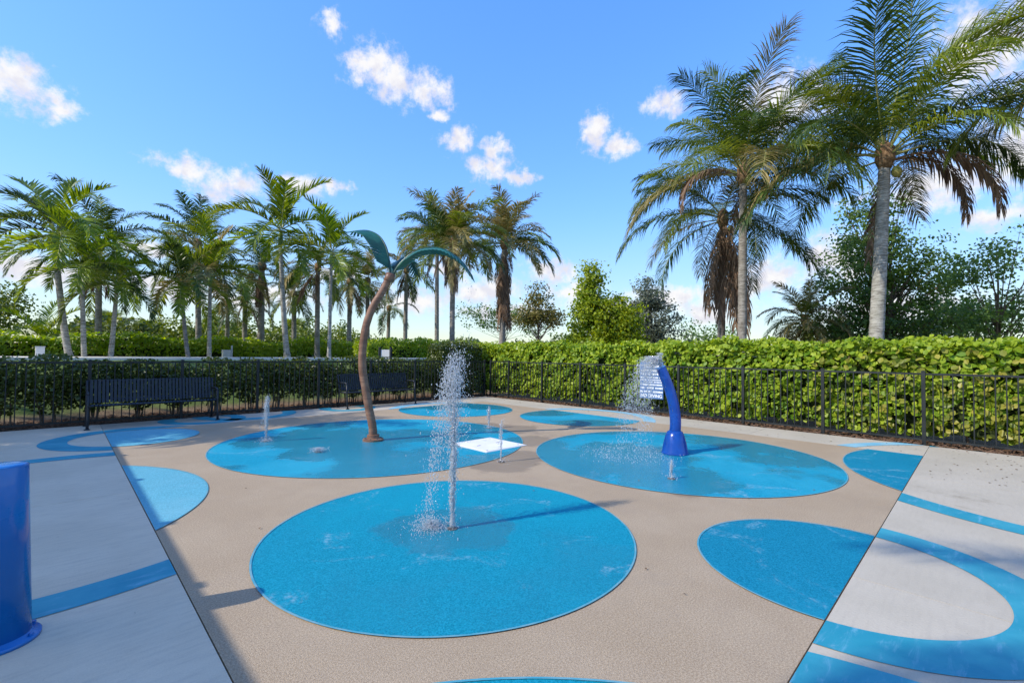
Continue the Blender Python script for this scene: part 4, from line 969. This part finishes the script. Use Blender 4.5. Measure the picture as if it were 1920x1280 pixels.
# ------------------------------------------------------------------ water
ICO_V = None
def ico():
    g = (1+5**.5)/2
    V = np.array([(-1,g,0),(1,g,0),(-1,-g,0),(1,-g,0),(0,-1,g),(0,1,g),(0,-1,-g),(0,1,-g),(g,0,-1),(g,0,1),(-g,0,-1),(-g,0,1)])/math.sqrt(1+g*g)
    F = np.array([(0,11,5),(0,5,1),(0,1,7),(0,7,10),(0,10,11),(1,5,9),(5,11,4),(11,10,2),(10,7,6),(7,1,8),(3,9,4),(3,4,2),(3,2,6),(3,6,8),(3,8,9),(4,9,5),(2,4,11),(6,2,10),(8,6,7),(9,8,1)])
    return V, F
IV, IF = ico()
def drops(P, rad, parent, seed, stretch=1.4, name='droplets'):
    r = rng(seed); n = len(P); P = P[P[:, 2] > 0.003]; n = len(P); rad = np.resize(rad, n)
    sz = np.stack([rad, rad, rad*r.uniform(.9, stretch*2.6, n)], 1)
    V = (P[:, None]+IV[None]*sz[:, None]).reshape(-1, 3)-np.array(wloc(parent)); F = (IF[None]+(np.arange(n)*12)[:, None, None]).reshape(-1, 3)
    return tag(link(name, np_mesh(name, V, F, M['water_drop'], True), parent), kind='stuff')
LEFT_V = -RIGHT_V
def jet(loc, h, label, seed, n=350, r0=.012, fall=None, spread=.06, dr=(.003, .008), nozzle=True):
    x, y = loc; root = thing('water_jet', (x, y, 0), label, 'water jet', 'ground water jets')
    r = rng(seed); c = np.array((x, y, 0))
    m = 34; pts = []; rad = []
    for i in range(m+1):
        t = i/m; z = h*.86*t
        pts.append(c+np.array((r.normal(0, .10), r.normal(0, .10), 0))*r0*(1+2*t)+np.array((0, 0, z+.004))); rad.append(r0*(1+.5*t)*r.uniform(.62, 1.15)*(1-.75*max(0, t-.6)/.4))
    MB().tube(pts, rad, 9).build('column', M['water_column'], root, True)
    k = int(n*.58); z = h*.95*r.random(k)**.85*(1+.10*r.normal(0, 1, k)); P = np.stack([r.normal(0, 1, k)*r0*(.5+1.5*(z/h)**1.5), r.normal(0, 1, k)*r0*(.5+1.5*(z/h)**1.5), z], 1)+c
    q = n-k; zz = h*(1.05-.50*np.abs(r.normal(0, .60, q))+.05*r.normal(0, 1, q)); dd = 1-zz/h
    P2 = c+np.stack([r.normal(0, 1, q), r.normal(0, 1, q), np.zeros(q)], 1)*(spread*(.5+.9*dd))[:, None]+np.stack([np.zeros(q), np.zeros(q), zz], 1)+(LEFT_V[None]*(.10*h*dd)[:, None])
    Ps = [P, P2]
    if fall:
        q = fall; a = r.random(q); zf = h*(1-a**1.0); x_ = .06+.16*a+r.normal(0, .035, q)
        Ps.append(c+LEFT_V*x_[:, None]+FWD_V*r.normal(0, .05, q)[:, None]+np.stack([np.zeros(q), np.zeros(q), zf], 1))
        s = fall; ang = r.uniform(0, 6.28, s); rr = np.abs(r.normal(0, .11, s))
        Ps.append(c+LEFT_V*.17+np.stack([rr*np.cos(ang), rr*np.sin(ang), np.abs(r.normal(0, .035, s))+.004], 1))
    else:
        s = n//4; ang = r.uniform(0, 6.28, s); rr = np.abs(r.normal(0, .07, s)); Ps.append(c+np.stack([rr*np.cos(ang), rr*np.sin(ang), np.abs(r.normal(0, .03, s))+.004], 1))
    P = np.concatenate(Ps); drops(P, r.uniform(dr[0], dr[1], len(P))*r.choice([.7, 1, 1.3], len(P)), root, seed+1)
    if nozzle: MB().lathe((x, y, 0), [(.045, .002), (.045, .009), (.02, .011)], 16).build('nozzle', M['nozzle_metal'], root)
jet((2.356, 3.085), 1.33, 'tallest water jet, rising from the middle of the nearest full blue circle', 61, n=7500, r0=.021, fall=1400, spread=.085, dr=(.0012, .0034))
jet((2.40, 8.07), .67, 'small water jet on the left side of the artificial palm circle', 63, 1500, .012, spread=.035, dr=(.0016, .0045))
jet((4.28, 4.55), .52, 'thin water jet in front of the white square cover', 65, 420, .009, spread=.014, dr=(.0015, .004))
jet((6.02, 6.76), .38, 'small water jet behind the white square cover', 67, 600, .012, spread=.025, dr=(.0018, .0045))
jet((5.20, 2.58), .20, 'low thin water jet in front of the blue spout', 69, 260, .008, spread=.012, dr=(.0015, .004))
jet((2.70, 6.74), .06, 'lowest bubbling splash on the artificial palm circle', 71, 700, .008, spread=.09, dr=(.0016, .0040))
def spray():
    root = thing('water_spray', (6.40, 3.37, 0), 'arching spray of droplets thrown left from the blue spout', 'water spray')
    r = rng(81); n = 8000; o = np.array((6.41, 3.36, 1.30)); t = r.random(n)
    v = LEFT_V*r.uniform(.25, 1.15, n)[:, None]+FWD_V*r.normal(-.05, .28, n)[:, None]; vz = r.uniform(.85, 1.75, n)
    tm = t*.62
    P = o+v*tm[:, None]; P[:, 2] += vz*tm-4.9*tm**2
    ang = r.uniform(0, 6.28, 900); c = np.array((6.05, 3.65, 0)); rr = .45+.16*r.normal(0, 1, 900)
    S = c+np.stack([rr*np.cos(ang)*1.1, rr*np.sin(ang), np.abs(r.normal(0, .018, 900))+.004], 1)
    k = 420; J = o+np.stack([r.normal(0, .022, k), r.normal(0, .022, k), r.random(k)*.2], 1)
    P = np.concatenate([P[P[:, 2] > .01], S, J]); drops(P, r.uniform(.0014, .0042, len(P)), root, 82)
spray()
def drip():
    root = thing('water_drip', (4.75, 5.94, 0), 'droplets falling from the right-hand metal leaf of the artificial palm', 'water drip')
    r = rng(91); n = 160; P = np.array((4.78, 5.91, 0))+np.stack([r.normal(0, .05, n), r.normal(0, .05, n), 2.7*r.random(n)], 1); drops(P, r.uniform(.003, .006, n), root, 92)
drip()

# ------------------------------------------------------------------ fallen leaves and litter on the deck
def litter():
    r = rng(101); n = 210
    P = np.stack([r.uniform(7.6, 10.4, n), r.uniform(-2.4, .5, n), np.full(n, .006)], 1)
    P2 = np.stack([r.uniform(9.4, 10.4, 120), r.uniform(.6, 11, 120), np.full(120, .006)], 1)
    P3 = np.stack([r.uniform(.7, 9, 40), r.uniform(.7, 11.5, 40), np.full(40, .010)], 1)
    P = np.concatenate([P, P2, P3]); V, F = leaf_cloud(P, np.tile((0, 0, 1.), (len(P), 1)), .030, 102, LEAF4, LEAF4F, wide=1.3, spread=.12)
    tag(link('leaf_litter', np_mesh('leaf_litter', V, F, M['debris'])), 'scattered dry leaf bits on the concrete by the right fence', 'leaf litter', kind='stuff')
litter()

# ------------------------------------------------------------------ shade pavilion left of the frame (its roof shades the left paving)
def pavilion():
    root = thing('shade_pavilion', (-5.0, 4.2, 0), 'long narrow flat-roofed shade canopy on posts just out of frame on the left', 'pavilion')
    zr = 2.6; xe = .66-zr/math.tan(SUN_EL)*math.cos(SUN_AZ)
    MB().box((xe-1.6, -4.0, zr-.12), (xe, 10.8, zr)).build('roof', M['roof_metal'], root, bevel=.01)
    for y in (-3.5, 0, 3.4, 6.8, 10.1):
        for x in (xe-.25, xe-1.35): MB().box((x-.07, y-.07, -.12), (x+.07, y+.07, zr-.125)).build('post', M['white_plastic'], root)
    for k, (y, l) in enumerate(((.2, .09), (1.9, .06), (3.38+1.05, .05), (4.76+1.05, .10), (6.57+1.05, .07), (9.3, .06))):
        MB().box((xe+.002, y-.045, zr-.12), (xe+l, y+.045, zr-.02)).build('rafter_tail', M['white_plastic'], root)
pavilion()
